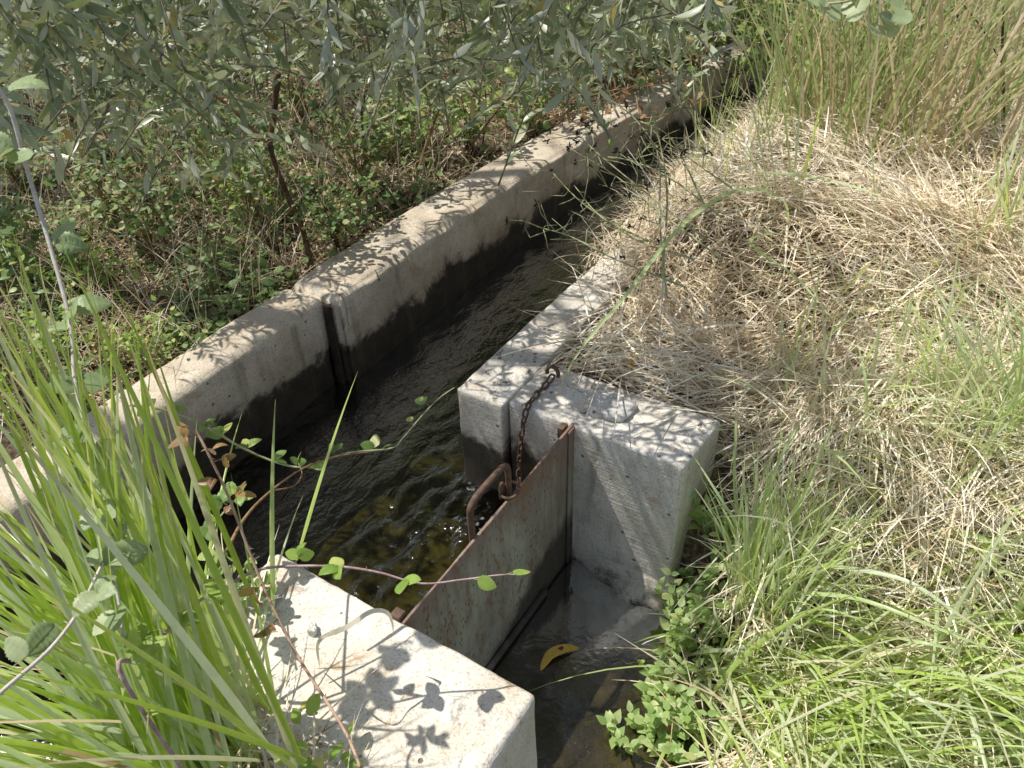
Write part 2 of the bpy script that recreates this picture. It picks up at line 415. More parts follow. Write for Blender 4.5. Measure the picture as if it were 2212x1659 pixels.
M['bramble'] = mat_plant('bramble_leaf', [(0, (.13, .24, .07)), (.5, (.24, .38, .10)), (.85, (.36, .50, .15)), (1, (.52, .52, .16))], .34, .42, .4, back=(.27, .33, .21))
M['bramble_pale'] = mat_plant('pale_bramble_leaf', [(0, (.24, .33, .15)), (.5, (.33, .43, .22)), (1, (.45, .52, .31))], .3, .45, .4, back=(.34, .38, .27))
M['weed'] = mat_plant('weed_leaf', [(0, (.22, .38, .08)), (.6, (.40, .56, .14)), (.9, (.54, .62, .2)), (1, (.64, .58, .18))], .42, .45, .35)
M['mint'] = mat_plant('mint_leaf', [(0, (.26, .42, .12)), (.5, (.42, .58, .22)), (.85, (.56, .66, .32)), (1, (.66, .60, .24))], .42, .42, .45, dark=.25)
M['under'] = mat_plant('undergrowth_leaf', [(0, (.07, .13, .045)), (.4, (.14, .24, .075)), (.7, (.24, .33, .12)), (.84, (.36, .38, .16)), (.92, (.46, .31, .16)), (1, (.58, .44, .27))], .25, .5, .35)
M['litter'] = mat_plant('leaf_litter', [(0, (.12, .075, .04)), (.3, (.34, .23, .13)), (.6, (.60, .47, .32)), (1, (.86, .78, .64))], .2, .65, .25)
M['red_leaf'] = mat_plant('red_leaf', [(0, (.22, .10, .055)), (1, (.38, .24, .10))], .3, .4, .45, back=(.35, .22, .2))
M['dry_leaf'] = mat_plant('dry_leaf', [(0, (.20, .10, .04)), (.5, (.38, .22, .10)), (1, (.55, .40, .25))], .2, .6, .3)
def mat_stem(name, c1, c2, scale=40):
    t = NT(name); p = t.pos(); a = t.noise(p, scale, 5, .7, .5)
    return t.done(t.bsdf(t.mix(t.step(a, .35, .65), c1, c2), .75, t.bump(a, .4, .003), .25))
M['bark'] = mat_stem('olive_bark', (.10, .085, .065), (.22, .195, .16), 25)
M['twig'] = mat_stem('olive_twig', (.16, .13, .095), (.30, .26, .2))
M['dead'] = mat_stem('dead_wood', (.045, .028, .018), (.15, .09, .05), 30)
M['tan_wood'] = mat_stem('tan_dead_wood', (.20, .12, .06), (.36, .23, .12), 30)
M['cane'] = mat_stem('pale_cane', (.50, .46, .41), (.68, .62, .57))
M['purple'] = mat_stem('purple_cane', (.34, .21, .22), (.55, .42, .40))
M['redcane'] = mat_stem('red_cane', (.44, .28, .21), (.56, .40, .28))
M['vine'] = mat_stem('green_vine', (.28, .31, .15), (.46, .46, .28))
M['olive'] = mat_stem('green_olive', (.17, .26, .07), (.24, .33, .12), 15)
M['seed'] = mat_stem('black_seed', (.012, .01, .009), (.05, .035, .03), 90)
def mat_yellow():
    t = NT('yellow_leaf'); a = t.noise(t.pos(), 45, 4, .6)
    c = t.ramp(a, [(.35, (.45, .30, .04)), (.55, (.62, .36, .05)), (.7, (.30, .30, .05))])
    return t.done(t.bsdf(c, .5, None, .4))
M['yellow'] = mat_yellow()

# ------------------------------------------------------------------ setting: ground, water
def axis(lo, hi, step, far, k=1.35):
    a = list(np.arange(lo, hi+1e-6, step)); d = step
    x = hi
    while x < far: d *= k; x += d; a.append(x)
    x = lo; d = step; pre = []
    while x > -far: d *= k; x -= d; pre.append(x)
    return np.array(pre[::-1]+a)
ug = axis(-.4, 6, .03, 260); vg = axis(-4.2, 2.6, .03, 260)
UU, VV = np.meshgrid(ug, vg, indexing='ij')
sh = .028*np.maximum(0, np.minimum(UU, 8)-1.7)**2
HH = ground_h(np.clip(UU, -40, 40), np.clip(VV, -12, 12))
VW = VV+sh
GP = np.stack([.55*UU+.8352*VW, .8352*UU-.55*VW, HH], -1)
nv = len(vg); a = (np.arange(len(ug)-1)[:, None]*nv+np.arange(nv-1)[None]).ravel()
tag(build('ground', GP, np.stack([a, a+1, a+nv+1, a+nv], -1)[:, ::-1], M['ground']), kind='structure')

def water_sheet():
    u = np.concatenate([np.arange(-.9, 4.2, .014), np.arange(4.2, 12, .08)]); v = np.arange(-1.95, -.809, .014)
    A, B = np.meshgrid(u, v, indexing='ij')
    turb = sstep(-1.5, -1.05, B)*sstep(.7, 1.2, A)*sstep(1.9, 1.5, A)
    z = -.365+.03*(A-1.5)+.010*(fbm(A*4.2, B*12, 21, 2)-.40)*(1+1.8*turb)+.0045*(fbm(A*15, B*26, 5, 3)-.43)*(1.5+8.*turb)
    P = W(A, B, z)
    m = len(v); i = (np.arange(len(u)-1)[:, None]*m+np.arange(m-1)[None])
    keep = (B[:-1, :-1] < -1.10) | ((A[:-1, :-1] > .70) & (A[:-1, :-1] < 1.56))
    i = i[keep]
    tag(build('water', P, np.stack([i, i+m, i+m+1, i+1], -1), M['water']), kind='structure')
water_sheet()
def pool_sheet():
    u = np.arange(.0, 1.56, .02); v = np.arange(-.80, -.22, .02)
    A, B = np.meshgrid(u, v, indexing='ij')
    P = W(A, B, -.541+.0012*(fbm(A*18, B*18, 2)-.47))
    m = len(v); i = (np.arange(len(u)-1)[:, None]*m+np.arange(m-1)[None]); keep = ((A[:-1, :-1] > .55) | (B[:-1, :-1] > -.54))
    i = i[keep]
    tag(build('water', P, np.stack([i, i+m, i+m+1, i+1], -1), M['pool']), kind='structure')
pool_sheet()

# ------------------------------------------------------------------ concrete
def slab_bm(outline, z0, z1, bev=.014, cell=.025, amp=.004, chip=.006, seed=0, us=None, notch=None):
    """vertical prism over a (u,v) outline with worn edges and uneven faces"""
    bm = bmesh.new()
    n = len(outline)
    lo = [bm.verts.new((a, b, z0)) for a, b in outline]; hi = [bm.verts.new((a, b, z1)) for a, b in outline]
    bm.faces.new(lo[::-1]); bm.faces.new(hi)
    for i in range(n):
        j = (i+1) % n; bm.faces.new((lo[i], lo[j], hi[j], hi[i]))
    bmesh.ops.recalc_face_normals(bm, faces=bm.faces)
    ed = [e for e in bm.edges if max(v.co.z for v in e.verts) > z0+1e-5]
    bmesh.ops.bevel(bm, geom=ed, offset=bev, segments=3, profile=.55, affect='EDGES')
    lo_ = [min(v.co[k] for v in bm.verts) for k in range(3)]; hi_ = [max(v.co[k] for v in bm.verts) for k in range(3)]
    for k in range(3):
        x = lo_[k]+cell*.9
        while x < hi_[k]-cell*.4:
            no = [0, 0, 0]; no[k] = 1; co = [0, 0, 0]; co[k] = x
            bmesh.ops.bisect_plane(bm, geom=bm.verts[:]+bm.edges[:]+bm.faces[:], plane_co=co, plane_no=no, dist=1e-5)
            x += cell
    bm.normal_update()
    for v in bm.verts:
        q = Vector((v.co.x*1., v.co.y, v.co.z))+Vector((seed*3.7, seed*1.3, 0))
        d = amp*mnoise.fractal(q*5, 1., 2.1, 3)
        nrm = v.normal
        edgy = max(0, 1-max(abs(nrm.x), abs(nrm.y), abs(nrm.z)))*3
        d -= chip*min(1, edgy)*(max(0, mnoise.noise(q*26)-.12)*1.6+max(0, mnoise.noise(q*11+Vector((5, 3, 1)))-.22)*4)
        v.co += nrm*d
    return bm
def finish(bm, name, mat, parent=None, curve=True):
    for v in bm.verts:
        w = W(v.co.x, v.co.y, v.co.z, curve)
        v.co = Vector(w.tolist())
        if parent is not None: v.co -= parent.location
    bmesh.ops.recalc_face_normals(bm, faces=bm.faces)
    me = bpy.data.meshes.new(name); bm.to_mesh(me); bm.free()
    for p in me.polygons: p.use_smooth = True
    me.materials.append(mat)
    o = bpy.data.objects.new(name, me); COL.objects.link(o)
    if parent is not None: o.parent = parent
    return o

root = empty('channel_wall', W(1.7, -1.95, 0), 'long weathered concrete wall with rounded top on the far side of the channel, olive undergrowth behind it', 'concrete wall')
finish(slab_bm([(-.9, -2.09), (1.695, -2.055), (1.695, -1.878), (-.9, -1.885)], -.7, 0, .036, .03, .004, .006, 1), 'near_section', M['conc_wall'], root)
finish(slab_bm([(1.697, -2.055), (4.6, -2.05), (4.6, -1.835), (1.74, -1.82), (1.697, -1.825)], -.7, .004, .036, .03, .004, .006, 2), 'far_section', M['conc_wall'], root)
finish(slab_bm([(4.62, -2.06), (9, -2.06), (9, -1.85), (4.62, -1.85)], -.7, -.02, .03, .1, .006, .008, 3), 'end_section', M['conc_wall'], root)
# rusty guide strip standing in the groove
finish(slab_bm([(1.676, -1.877), (1.690, -1.877), (1.690, -1.842), (1.676, -1.845)], -.6, -.025, .003, .06, .002, .002, 4), 'guide_strip', M['black_iron'], root)

root = empty('channel_wall', W(2.2, -1.1, 0), 'low concrete wall on the grassy side of the channel, running upstream from the grey pier under straw', 'concrete wall')
finish(slab_bm([(1.505, -1.187), (4.0, -1.175), (4.0, -1.02), (1.74, -1.028), (1.505, -1.024)], -.7, 0, .009, .022, .003, .009, 5), 'wall_body', M['conc_pier'], root)
finish(slab_bm([(4.01, -1.18), (9, -1.18), (9, -1.02), (4.01, -1.02)], -.7, -.01, .02, .1, .005, .012, 6), 'end_section', M['conc_wall'], root)

root = empty('sluice_pier', W(1.63, -.75, 0), 'grey concrete pier holding the upper end of the rusty gate, chain on its top', 'concrete pier')
finish(slab_bm([(1.527, -1.0215), (1.745, -1.022), (1.752, -.468), (1.525, -.482)], -.7, .002, .009, .022, .0022, .008, 7), 'pier_body', M['conc_pier'], root)
# mortar footing that flares out from the pier towards the pool
fa = Acc(); fu = np.linspace(0, 1, 16); fv = np.linspace(-.80, -.462, 40)
A, B = np.meshgrid(fu, fv, indexing='ij')
flare = (.02+.13*sstep(-.80, -.60, B)+.012*np.sin(B*41)+.02*(fbm(B*14, B*0, 4)-.45))
P = W(1.531-flare*A**1.7, B+.004*A, -.44-.13*(1-(1-A)**1.6)+.012*(fbm(A*4, B*16, 4)-.45)-.02*(1-sstep(-.8, -.68, B)))
i = (np.arange(15)[:, None]*40+np.arange(39)[None]).ravel()
fa.add(P, np.stack([i, i+1, i+41, i+40], -1)); fa.build('mortar_footing', M['conc_pier'], root)

root = empty('sluice_block', W(.6, -.8, 0), 'sunlit cream concrete block in front, holding the lower end of the rusty gate', 'concrete block')
finish(slab_bm([(.40, -1.20), (.782, -1.196), (.78, -.48), (.40, -.482)], -.7, .002, .014, .022, .0035, .010, 8), 'block_body', M['conc_block'], root)
finish(slab_bm([(-.9, -1.24), (.397, -1.215), (.397, -1.06), (-.9, -1.08)], -.7, -.005, .02, .03, .006, .014, 9), 'wall_stub', M['conc_block'], root)

# ------------------------------------------------------------------ gate, handle, chain
gate = empty('sluice_gate', W(1.15, -.812, -.55), 'rusty flat steel sluice gate standing between the concrete block and the pier', 'sluice gate')
finish(slab_bm([(.775, -.818), (1.537, -.818), (1.537, -.811), (.775, -.811)], -.56, .002, .0015, .03, .0016, .001, 10), 'gate_plate', M['rust'], gate)
finish(slab_bm([(1.497, -.8095), (1.535, -.8095), (1.535, -.804), (1.497, -.804)], -.55, .0, .0015, .05, .0015, .001, 11), 'edge_strip', M['rust'], gate)
finish(slab_bm([(.80, -.809), (1.36, -.809), (1.36, -.795), (.80, -.795)], -.535, -.515, .003, .05, .002, .001, 12), 'bottom_rail', M['rust'], gate)
finish(slab_bm([(1.49, -.842), (1.524, -.842), (1.524, -.820), (1.49, -.820)], -.03, .010, .004, .02, .004, .003, 13), 'end_lug', M['iron'], gate)
finish(slab_bm([(.772, -.85), (.80, -.85), (.80, -.822), (.772, -.822)], -.03, .012, .004, .02, .004, .003, 14), 'end_lug', M['iron'], gate)
ha = Acc()
hp = [W(1.055, -.824, -.06), W(1.055, -.824, .02), W(1.055, -.824, .085), W(1.068, -.824, .105), W(1.10, -.824, .112), W(1.18, -.824, .112), W(1.207, -.824, .105), W(1.218, -.824, .085), W(1.22, -.824, .02), W(1.22, -.824, -.06)]
tube(ha, smooth_path(hp, 5), .0085, 10); ha.build('lift_handle', M['iron'], gate)
ra = Acc(); an = np.linspace(0, 2*np.pi, 24, endpoint=False)
tube(ra, np.stack([W(1.222+.026*math.cos(q), -.822+.022*math.sin(q), .012+.004*math.cos(q)) for q in an]), .0042, 8, closed=True); ra.build('shackle_ring', M['iron'], gate)
ra = Acc(); tube(ra, smooth_path([W(1.20, -.836, -.005), W(1.20, -.836, .03), W(1.206, -.836, .042), W(1.213, -.836, .03), W(1.213, -.836, -.005)], 5), .0045, 8); ra.build('shackle_pin', M['iron'], gate)

def link_mesh(acc, c, d, side, Ln=.034, Wn=.021, r=.0033):
    d = d/np.linalg.norm(d); side = side-d*(side@d); side /= np.linalg.norm(side)
    q = np.linspace(0, 2*np.pi, 20, endpoint=False)
    st = (Ln-Wn)/2
    P = np.stack([c+d*((Wn/2-r)*math.cos(x)+st*np.sign(math.cos(x)))+side*(Wn/2-r)*math.sin(x) for x in q])
    tube(acc, P, r, 8, closed=True)
def to_plane_u(x, y, uc):
    d = ray(x, y); t = (uc-EYE@UA)/(d@UA); return EYE+d*t
cpath = [at(1194, 812, .03), at(1182, 828, .012), at(1163, 848, .012), at(1148, 866, .011), to_plane_u(1136, 890, 1.513), to_plane_u(1128, 930, 1.511), to_plane_u(1124, 970, 1.51), to_plane_u(1122, 1010, 1.507), W(1.46, -.95, -.33), W(1.38, -.90, -.30), W(1.30, -.86, -.18), W(1.235, -.838, -.02)]
cp = smooth_path(cpath, 24)
chain = empty('chain', cpath[0], 'short rusty chain lying over the pier edge and hanging behind the gate', 'chain')
seg = np.concatenate([[0], np.cumsum(np.linalg.norm(np.diff(cp, axis=0), axis=1))])
pitch = .0265; k = 0; sdist = .01
while sdist < seg[-1]:
    c = np.array([np.interp(sdist, seg, cp[:, j]) for j in range(3)]); c2 = np.array([np.interp(min(sdist+.01, seg[-1]), seg, cp[:, j]) for j in range(3)])
    c1 = np.array([np.interp(max(sdist-.01, 0), seg, cp[:, j]) for j in range(3)])
    d = c2-c1; base = np.cross(d, UA+np.array([0, 0, .8])); base /= np.linalg.norm(base); other = np.cross(d/np.linalg.norm(d), base)
    ang = (k % 2)*math.pi/2+.5+.25*random.uniform(-1, 1)
    la = Acc(); link_mesh(la, c, d, base*math.cos(ang)+other*math.sin(ang)); la.build('link', M['iron'], chain)
    sdist += pitch; k += 1
ey = Acc(); ec = at(1194, 812, .016)
q = np.linspace(-.4, np.pi+.4, 16)
tube(ey, np.stack([ec+.019*math.cos(x)*VA*1.+np.array([0, 0, .012+.022*math.sin(x)]) for x in q]), .006, 8)
tag(ey.build('eye_bolt', M['iron']), 'thick rusty iron eye set in the pier top at the end of the chain', 'eye bolt')

# broken concrete chunk on the pier
def rock(name, center, dims, mat, label, cat, seed, flat=.5, group=None, rz=0., parent=None, lift=0):
    bm = bmesh.new(); bmesh.ops.create_icosphere(bm, subdivisions=4, radius=1)
    cr, sr = math.cos(rz), math.sin(rz)
    for v in bm.verts:
        q = v.co.copy(); k = Vector((seed*2.1, seed*.7, seed*1.9))
        r = 1+.28*mnoise.noise(q*1.3+k)+.13*mnoise.noise(q*3.1+k)+.06*mnoise.noise(q*8+k)
        q = q*r
        m = max(abs(q.x), abs(q.y)); 
        q.z = max(-flat, min(flat+.08*mnoise.noise(q*4+k), q.z*1.2))
        x, y, z = q.x*dims[0], q.y*dims[1], (q.z+flat)*dims[2]
        v.co = Vector((x*cr-y*sr, x*sr+y*cr, z+lift))
    me = bpy.data.meshes.new(name); bm.to_mesh(me); bm.free(); me.materials.append(mat)
    for p in me.polygons: p.use_smooth = True
    o = bpy.data.objects.new(name, me); COL.objects.link(o); o.location = [float(c) for c in center]
    if parent: o.parent = parent
    return tag(o, label, cat, group)
rock('concrete_chunk', at(1318, 885, .002), (.066, .052, .022), M['stone'], 'flat broken chunk of pale concrete lying on top of the grey pier', 'rubble', 3, .55, rz=-.3)
rock('pebble', at(676, 1363, .002), (.011, .017, .012), M['stone'], 'small whitish lump of stone on the cream block beside the sedge', 'stone', 7, .7, rz=.4)
rock('fallen_stone', onground(1685, 955, -.1), (.04, .03, .03), M['stone'], 'grey stone half buried in straw beside the pier corner', 'stone', 12, .6)

# curled yellow leaf floating on the pool
yl = empty('fallen_leaf', at(1205, 1418, -.538), 'curled yellow leaf with a brown spot floating on the dark pool', 'leaf')
pa = [at(1167, 1447, -.537), at(1172, 1428, -.527), at(1184, 1408, -.52), at(1205, 1397, -.518), at(1228, 1394, -.523), at(1250, 1400, -.535)]
pp = smooth_path(pa, 5); la = Acc(); n = len(pp); s = np.linspace(0, 1, n)
T = np.gradient(pp, axis=0); T /= np.linalg.norm(T, axis=1, keepdims=True); S = np.cross(T, [0, 0, 1.]); S /= np.linalg.norm(S, axis=1, keepdims=True)
hw = .0115*np.sin(np.pi*np.clip(s, .01, .99))**.7
Vv = np.stack([pp-S*hw[:, None]*.2+np.array([0, 0, .004]), pp+S*hw[:, None]*.9-np.array([0, 0, .001]), pp+S*hw[:, None]*1.9-np.array([0, 0, .008])], 1)
i = (np.arange(n-1)[:, None]*3+np.arange(2)[None]).ravel(); la.add(Vv, np.stack([i, i+1, i+4, i+3], -1)); la.build('leaf_blade', M['yellow'], yl)
rock('brown_spot', pp[16]+S[16]*.006+np.array([0, 0, .0005]), (.008, .007, .0012), M['dead'], None, None, 5, .5)
sp = bpy.data.objects['brown_spot']; sp.location = [a-b for a, b in zip(sp.location, yl.location)]; sp.parent = yl

# ------------------------------------------------------------------ plants
def tussock(name, base, n, L, lean, bend, az0, azs, w, mat, label, cat, group=None, rad=.05, tint=(0, 1), nseg=7, k=3, parent_stub=True, dead=0):
    base = np.asarray(base, float)
    r = rad*np.sqrt(rng.random(n)); q = rng.random(n)*2*np.pi
    P = np.stack([base[0]+r*np.cos(q), base[1]+r*np.sin(q), np.full(n, base[2]-.02)], -1)
    az = az0+azs*rng.standard_normal(n) if azs < 3 else rng.random(n)*2*np.pi
    a = Acc()
    blades(a, P, az, np.abs(rng.normal(lean[0], lean[1], n)), np.clip(rng.normal(bend[0], bend[1], n), -.2, 2.4), rng.uniform(L[0], L[1], n), rng.uniform(w[0], w[1], n), nseg, k, .2, rng.normal(0, .5, n), tint[0]+(tint[1]-tint[0])*rng.random(n))
    if not dead:
        return tag(a.build(name, mat), label, cat, group)
    root = empty(name, base, label, cat, group)
    a.build('green_blades', mat, root)
    b = Acc(); m = dead
    r = rad*1.3*np.sqrt(rng.random(m)); q = rng.random(m)*2*np.pi
    P = np.stack([base[0]+r*np.cos(q), base[1]+r*np.sin(q), np.full(m, base[2]-.01)], -1)
    blades(b, P, rng.random(m)*2*np.pi, np.abs(rng.normal(1.0, .35, m)), rng.normal(.6, .4, m), rng.uniform(.1, .3, m), rng.uniform(.002, .005, m), 6, 2, tint=rng.random(m))
    b.build('dead_blades', M['straw'], root)
    return root

AZV = math.atan2(.55, -.8352)        # azimuth of -v (towards the far bank)
# big sedge at the front left
sedge = empty('sedge_tussock', W(.36, -.93, 0), 'large green sedge tussock in the left corner leaning over the channel, beside the cream block', 'sedge')
a = Acc(); n = 135
q = rng.random(n)*2*np.pi; r = .13*np.sqrt(rng.random(n))
P = W(.36+r*np.cos(q), -.95+r*np.sin(q)*.9, -.04)
az = AZV+.12+.42*rng.standard_normal(n)
blades(a, P, az, np.abs(rng.normal(.62, .26, n)), np.clip(rng.normal(.30, .25, n), -.1, 1.2), rng.uniform(.45, .92, n), rng.uniform(.007, .015, n), 9, 3, .2, rng.normal(0, .35, n))
n = 46; q = rng.random(n)*2*np.pi; r = .12*np.sqrt(rng.random(n))
P = W(.30+r*np.cos(q), -.86+r*np.sin(q), -.04)
blades(a, P, math.pi+.25*rng.standard_normal(n), np.abs(rng.normal(1.05, .2, n)), np.clip(rng.normal(.35, .2, n), 0, 1), rng.uniform(.4, .8, n), rng.uniform(.009, .016, n), 9, 3, .2, rng.normal(0, .35, n))
# few upright ones over the water
for px, py, d0, tx, ty, d1, w in [(590, 1330, 1.72, 595, 865, 1.62, .010), (640, 1210, 1.72, 772, 805, 1.72, .009), (480, 1200, 1.7, 330, 740, 1.55, .009), (560, 1330, 1.6, 235, 590, 1.35, .010), (640, 1659, 1.45, 300, 700, 1.3, .011), (650, 1640, 1.4, 130, 520, 1.2, .011), (600, 1640, 1.38, 0, 900, 1.12, .013), (640, 1659, 1.38, 0, 1220, 1.1, .012), (660, 1640, 1.36, 0, 1445, 1.1, .014), (560, 1640, 1.34, 20, 1659, 1.1, .013)]:
    p0 = pt(px, py, d0); p1 = pt(tx, ty, d1); d = p1-p0; Lb = np.linalg.norm(d)
    th = math.acos(np.clip(d[2]/Lb, -1, 1)); kp = .22
    blades(a, p0[None], [math.atan2(d[1], d[0])], [th-kp*.42], [kp], [Lb*1.01], [w], 10, 3, .2, [random.uniform(-.3, .3)])
for k_ in range(62):
    p0 = W(.36+random.uniform(-.12, .12), -.95+random.uniform(-.12, .1), -.03); tx = random.uniform(-160, 340); ty = random.uniform(470, 830)+.55*max(0, tx); p1 = pt(tx, ty, random.uniform(1.1, 1.5)); d = p1-p0; Lb = np.linalg.norm(d)
    th = math.acos(np.clip(d[2]/Lb, -1, 1)); kp = random.uniform(.08, .4)
    blades(a, p0[None], [math.atan2(d[1], d[0])], [th-kp*.42], [kp], [Lb*1.01], [random.uniform(.009, .0175)], 10, 3, .2, [random.uniform(-.4, .4)])
a.build('green_blades', M['sedge'], sedge)
b = Acc(); n = 480; q = rng.random(n)*2*np.pi; r = .24*np.sqrt(rng.random(n))
P = W(.32+r*np.cos(q)*.55, -.85+r*np.sin(q), -.03+.03*rng.random(n))
blades(b, P, rng.random(n)*2*np.pi, np.abs(rng.normal(1.25, .3, n)), rng.normal(.45, .35, n), rng.uniform(.08, .24, n), rng.uniform(.002, .005, n), 6, 2)
n = 26; q = rng.random(n)*2*np.pi; r = .1*np.sqrt(rng.random(n)); P = W(.36+r*np.cos(q), -.93+r*np.sin(q), -.03)
blades(b, P, AZV+.6*rng.standard_normal(n), np.abs(rng.normal(.7, .3, n)), rng.normal(.6, .4, n), rng.uniform(.3, .75, n), rng.uniform(.004, .008, n), 9, 2)
b.build('dead_blades', M['straw'], sedge)

G = 'green grass tussocks on the right bank'
def tus(px, py, n, L, lean, bend, az0, azs, w, label, tint=(0, 1), rad=.05, mat='grass', dead=40, group=G, name='grass_tussock'):
    p = onground(px, py, -.3)
    return tussock(name, p, n, L, lean, bend, az0, azs, w, M[mat], label, 'grass clump' if group == G else 'grass', group, rad, tint, dead=dead)
tus(1650, 1290, 190, (.24, .52), (.26, .18), (.35, .3), .5, 1.2, (.006, .0115), 'upright blue-green grass tussock growing against the right side of the grey pier', (.3, .85), .095)
tus(1985, 1150, 200, (.3, .7), (.55, .3), (.6, .4), .8, 1.5, (.007, .0145), 'spreading grey-green tussock near the right edge, its blades fanning upwards', (.4, .95), .09)
tus(2190, 1000, 140, (.3, .7), (.45, .3), (.6, .4), 1.2, 1.5, (.007, .0145), 'pale tussock half cut off by the right edge', (.4, .98), .08)
for i, (px, py, n, ttl) in enumerate([
        (1560, 1430, 170, 'bright green flopping grass beside the end of the pool under the pier'),
        (1720, 1440, 190, 'yellow-green grass mound below the upright tussock at the pier'),
        (1640, 1580, 210, 'lush bright grass mound at the lower edge right of the broad-leaved weeds'),
        (1880, 1450, 170, 'long drooping grass in the middle of the lower right bank'),
        (1860, 1620, 190, 'sunlit long-bladed grass cut by the bottom edge'),
        (2080, 1420, 150, 'loose pale grass clump at the right edge below the fanning tussock'),
        (2130, 1610, 170, 'pale grass clump filling the lower right corner')]):
    tus(px, py, int(n*.9), (.24, .62), (.8, .32), (.8, .4), -.45, .8, (.006, .014), ttl, (.12, 1), .12, dead=60)
for i, (px, py, n, ttl) in enumerate([
        (1830, 1180, 60, 'thin grass clump in the straw right of the pier tussock'),
        (1960, 880, 35, 'sparse green clump standing in the sunlit straw'),
        (2120, 760, 60, 'thin clump in the straw near the right edge'), (1930, 620, 36, 'loose green clump high on the straw bank below the tan reeds'), (2130, 520, 46, 'loose green clump at the right edge under the brown reeds'), (1720, 900, 40, 'green blades rising beside the half buried stone'), (2060, 960, 60, 'pale green clump above the fanning tussock near the right edge'),
        (1800, 700, 22, 'few green blades rising from the middle of the straw bank')]):
    tus(px, py, n, (.2, .55), (.5, .35), (.5, .4), .6, 1.8, (.005, .011), ttl, (.3, 1), .12, dead=20)

# broad strap blades arching over the right bank
a = Acc()
for path, w_ in [([(1730, 1260), (1755, 1232), (1816, 1227), (1956, 1255), (2081, 1335), (2230, 1430)], .013), ([(1700, 1300), (1726, 1285), (1856, 1295), (2031, 1360), (2230, 1440)], .012), ([(1960, 1180), (2000, 1130), (2056, 1143), (2140, 1170), (2240, 1218)], .017), ([(1860, 1400), (1900, 1378), (2000, 1390), (2106, 1412)], .011), ([(1960, 1180), (1990, 1120), (2060, 1060), (2212, 900)], .015), ([(1975, 1170), (2010, 1090), (2130, 960), (2240, 850)], .013), ([(1940, 1160), (1990, 1050), (2000, 930), (2002, 880)], .010), ([(1660, 1260), (1600, 1150), (1545, 1060), (1476, 950)], .011), ([(1650, 1250), (1590, 1100), (1588, 950), (1592, 860)], .010), ([(1660, 1250), (1640, 1130), (1690, 980), (1760, 860)], .012), ([(1670, 1240), (1720, 1100), (1780, 960), (1800, 900)], .012), ([(1640, 1400), (1720, 1330), (1800, 1320), (1900, 1360)], .010), ([(1600, 1440), (1570, 1370), (1545, 1330), (1540, 1280)], .010), ([(1960, 1160), (1870, 1050), (1830, 1000), (1790, 990)], .011), ([(1950, 1150), (1880, 960), (1870, 830), (1850, 730)], .011), ([(1980, 1180), (2090, 1150), (2160, 1250), (2200, 1340)], .012), ([(1800, 1430), (1880, 1450), (2000, 1520), (2110, 1620)], .013), ([(1740, 1480), (1860, 1500), (1960, 1570), (2040, 1659)], .013)]:
    b_ = onground(*path[0], -.35); D0 = np.linalg.norm(b_-EYE); n_ = len(path)
    P = smooth_path([b_]+[pt(x, y, D0-.30*math.sin(i/(n_-1)*2.2)) for i, (x, y) in enumerate(path[1:], 1)], 6); n = len(P)
    T = np.gradient(P, axis=0); T /= np.linalg.norm(T, axis=1, keepdims=True); S = np.cross(T, np.array([.3, -.5, .9])+.2*rng.standard_normal(3)); S /= np.linalg.norm(S, axis=1, keepdims=True)
    s_ = np.linspace(0, 1, n); hw = (.5*w_*((1-s_**2.8)*(.6+.4*np.minimum(1, s_*5))+.03))[:, None]; Nn = np.cross(S, T)
    i = (np.arange(n-1)[:, None]*3+np.arange(2)[None]).ravel(); a.add(np.stack([P-S*hw+Nn*hw*.4, P, P+S*hw+Nn*hw*.4], 1), np.stack([i, i+1, i+4, i+3], -1), random.uniform(.55, .95), np.repeat(s_, 3))
tag(a.build('sedge_plant', M['sedge']), 'broad pale strap blades arching across the right bank and over the grass mounds', 'sedge')

# tall sparse sedge in the middle, leaning left over the channel
mid = onground(1705, 500)
a = Acc(); n = 9
tops = [(1490, 60, 2.7), (1580, -60, 2.6), (1640, -80, 2.9), (1660, 0, 2.8), (1740, 60, 2.9), (1560, 250, 2.65), (1600, 130, 2.9), (1450, 120, 2.8), (1780, 200, 3.0)]
for tx, ty, d1 in tops:
    p0 = mid+np.array([random.uniform(-.05, .05), random.uniform(-.05, .05), -.02]); p1 = pt(tx, ty, d1); d = p1-p0; Lb = np.linalg.norm(d)
    th = math.acos(np.clip(d[2]/Lb, -1, 1)); kp = random.uniform(.1, .3)
    blades(a, p0[None], [math.atan2(d[1], d[0])], [th-kp*.42], [kp], [Lb*1.02], [random.uniform(.008, .013)], 10, 3, .2, [random.uniform(-.4, .4)])
for path, w in [([mid, pt(1690, 430, 2.55), pt(1600, 410, 2.35), pt(1480, 480, 2.1), pt(1350, 640, 1.95), pt(1250, 760, 1.88), pt(1200, 860, 1.85)], .012), ([pt(1640, 372, 2.7), pt(1740, 380, 2.6), pt(1850, 405, 2.5), pt(1960, 450, 2.45)], .012), ([mid, pt(1620, 520, 2.45), pt(1720, 600, 2.3), pt(1800, 690, 2.2)], .010)]:
    P = smooth_path(path, 6); n = len(P); T = np.gradient(P, axis=0); T /= np.linalg.norm(T, axis=1, keepdims=True); S = np.cross(T, [0, -.5, 1.]); S /= np.linalg.norm(S, axis=1, keepdims=True)
    s = np.linspace(0, 1, n); hw = (.5*w*((1-s**2.6)*(.6+.4*np.minimum(1, s*5))+.04))[:, None]
    V = np.stack([P-S*hw, P-np.cross(S, T)*hw*.3, P+S*hw], 1); i = (np.arange(n-1)[:, None]*3+np.arange(2)[None]).ravel()
    a.add(V, np.stack([i, i+1, i+4, i+3], -1), random.uniform(.6, .9), np.repeat(s, 3))
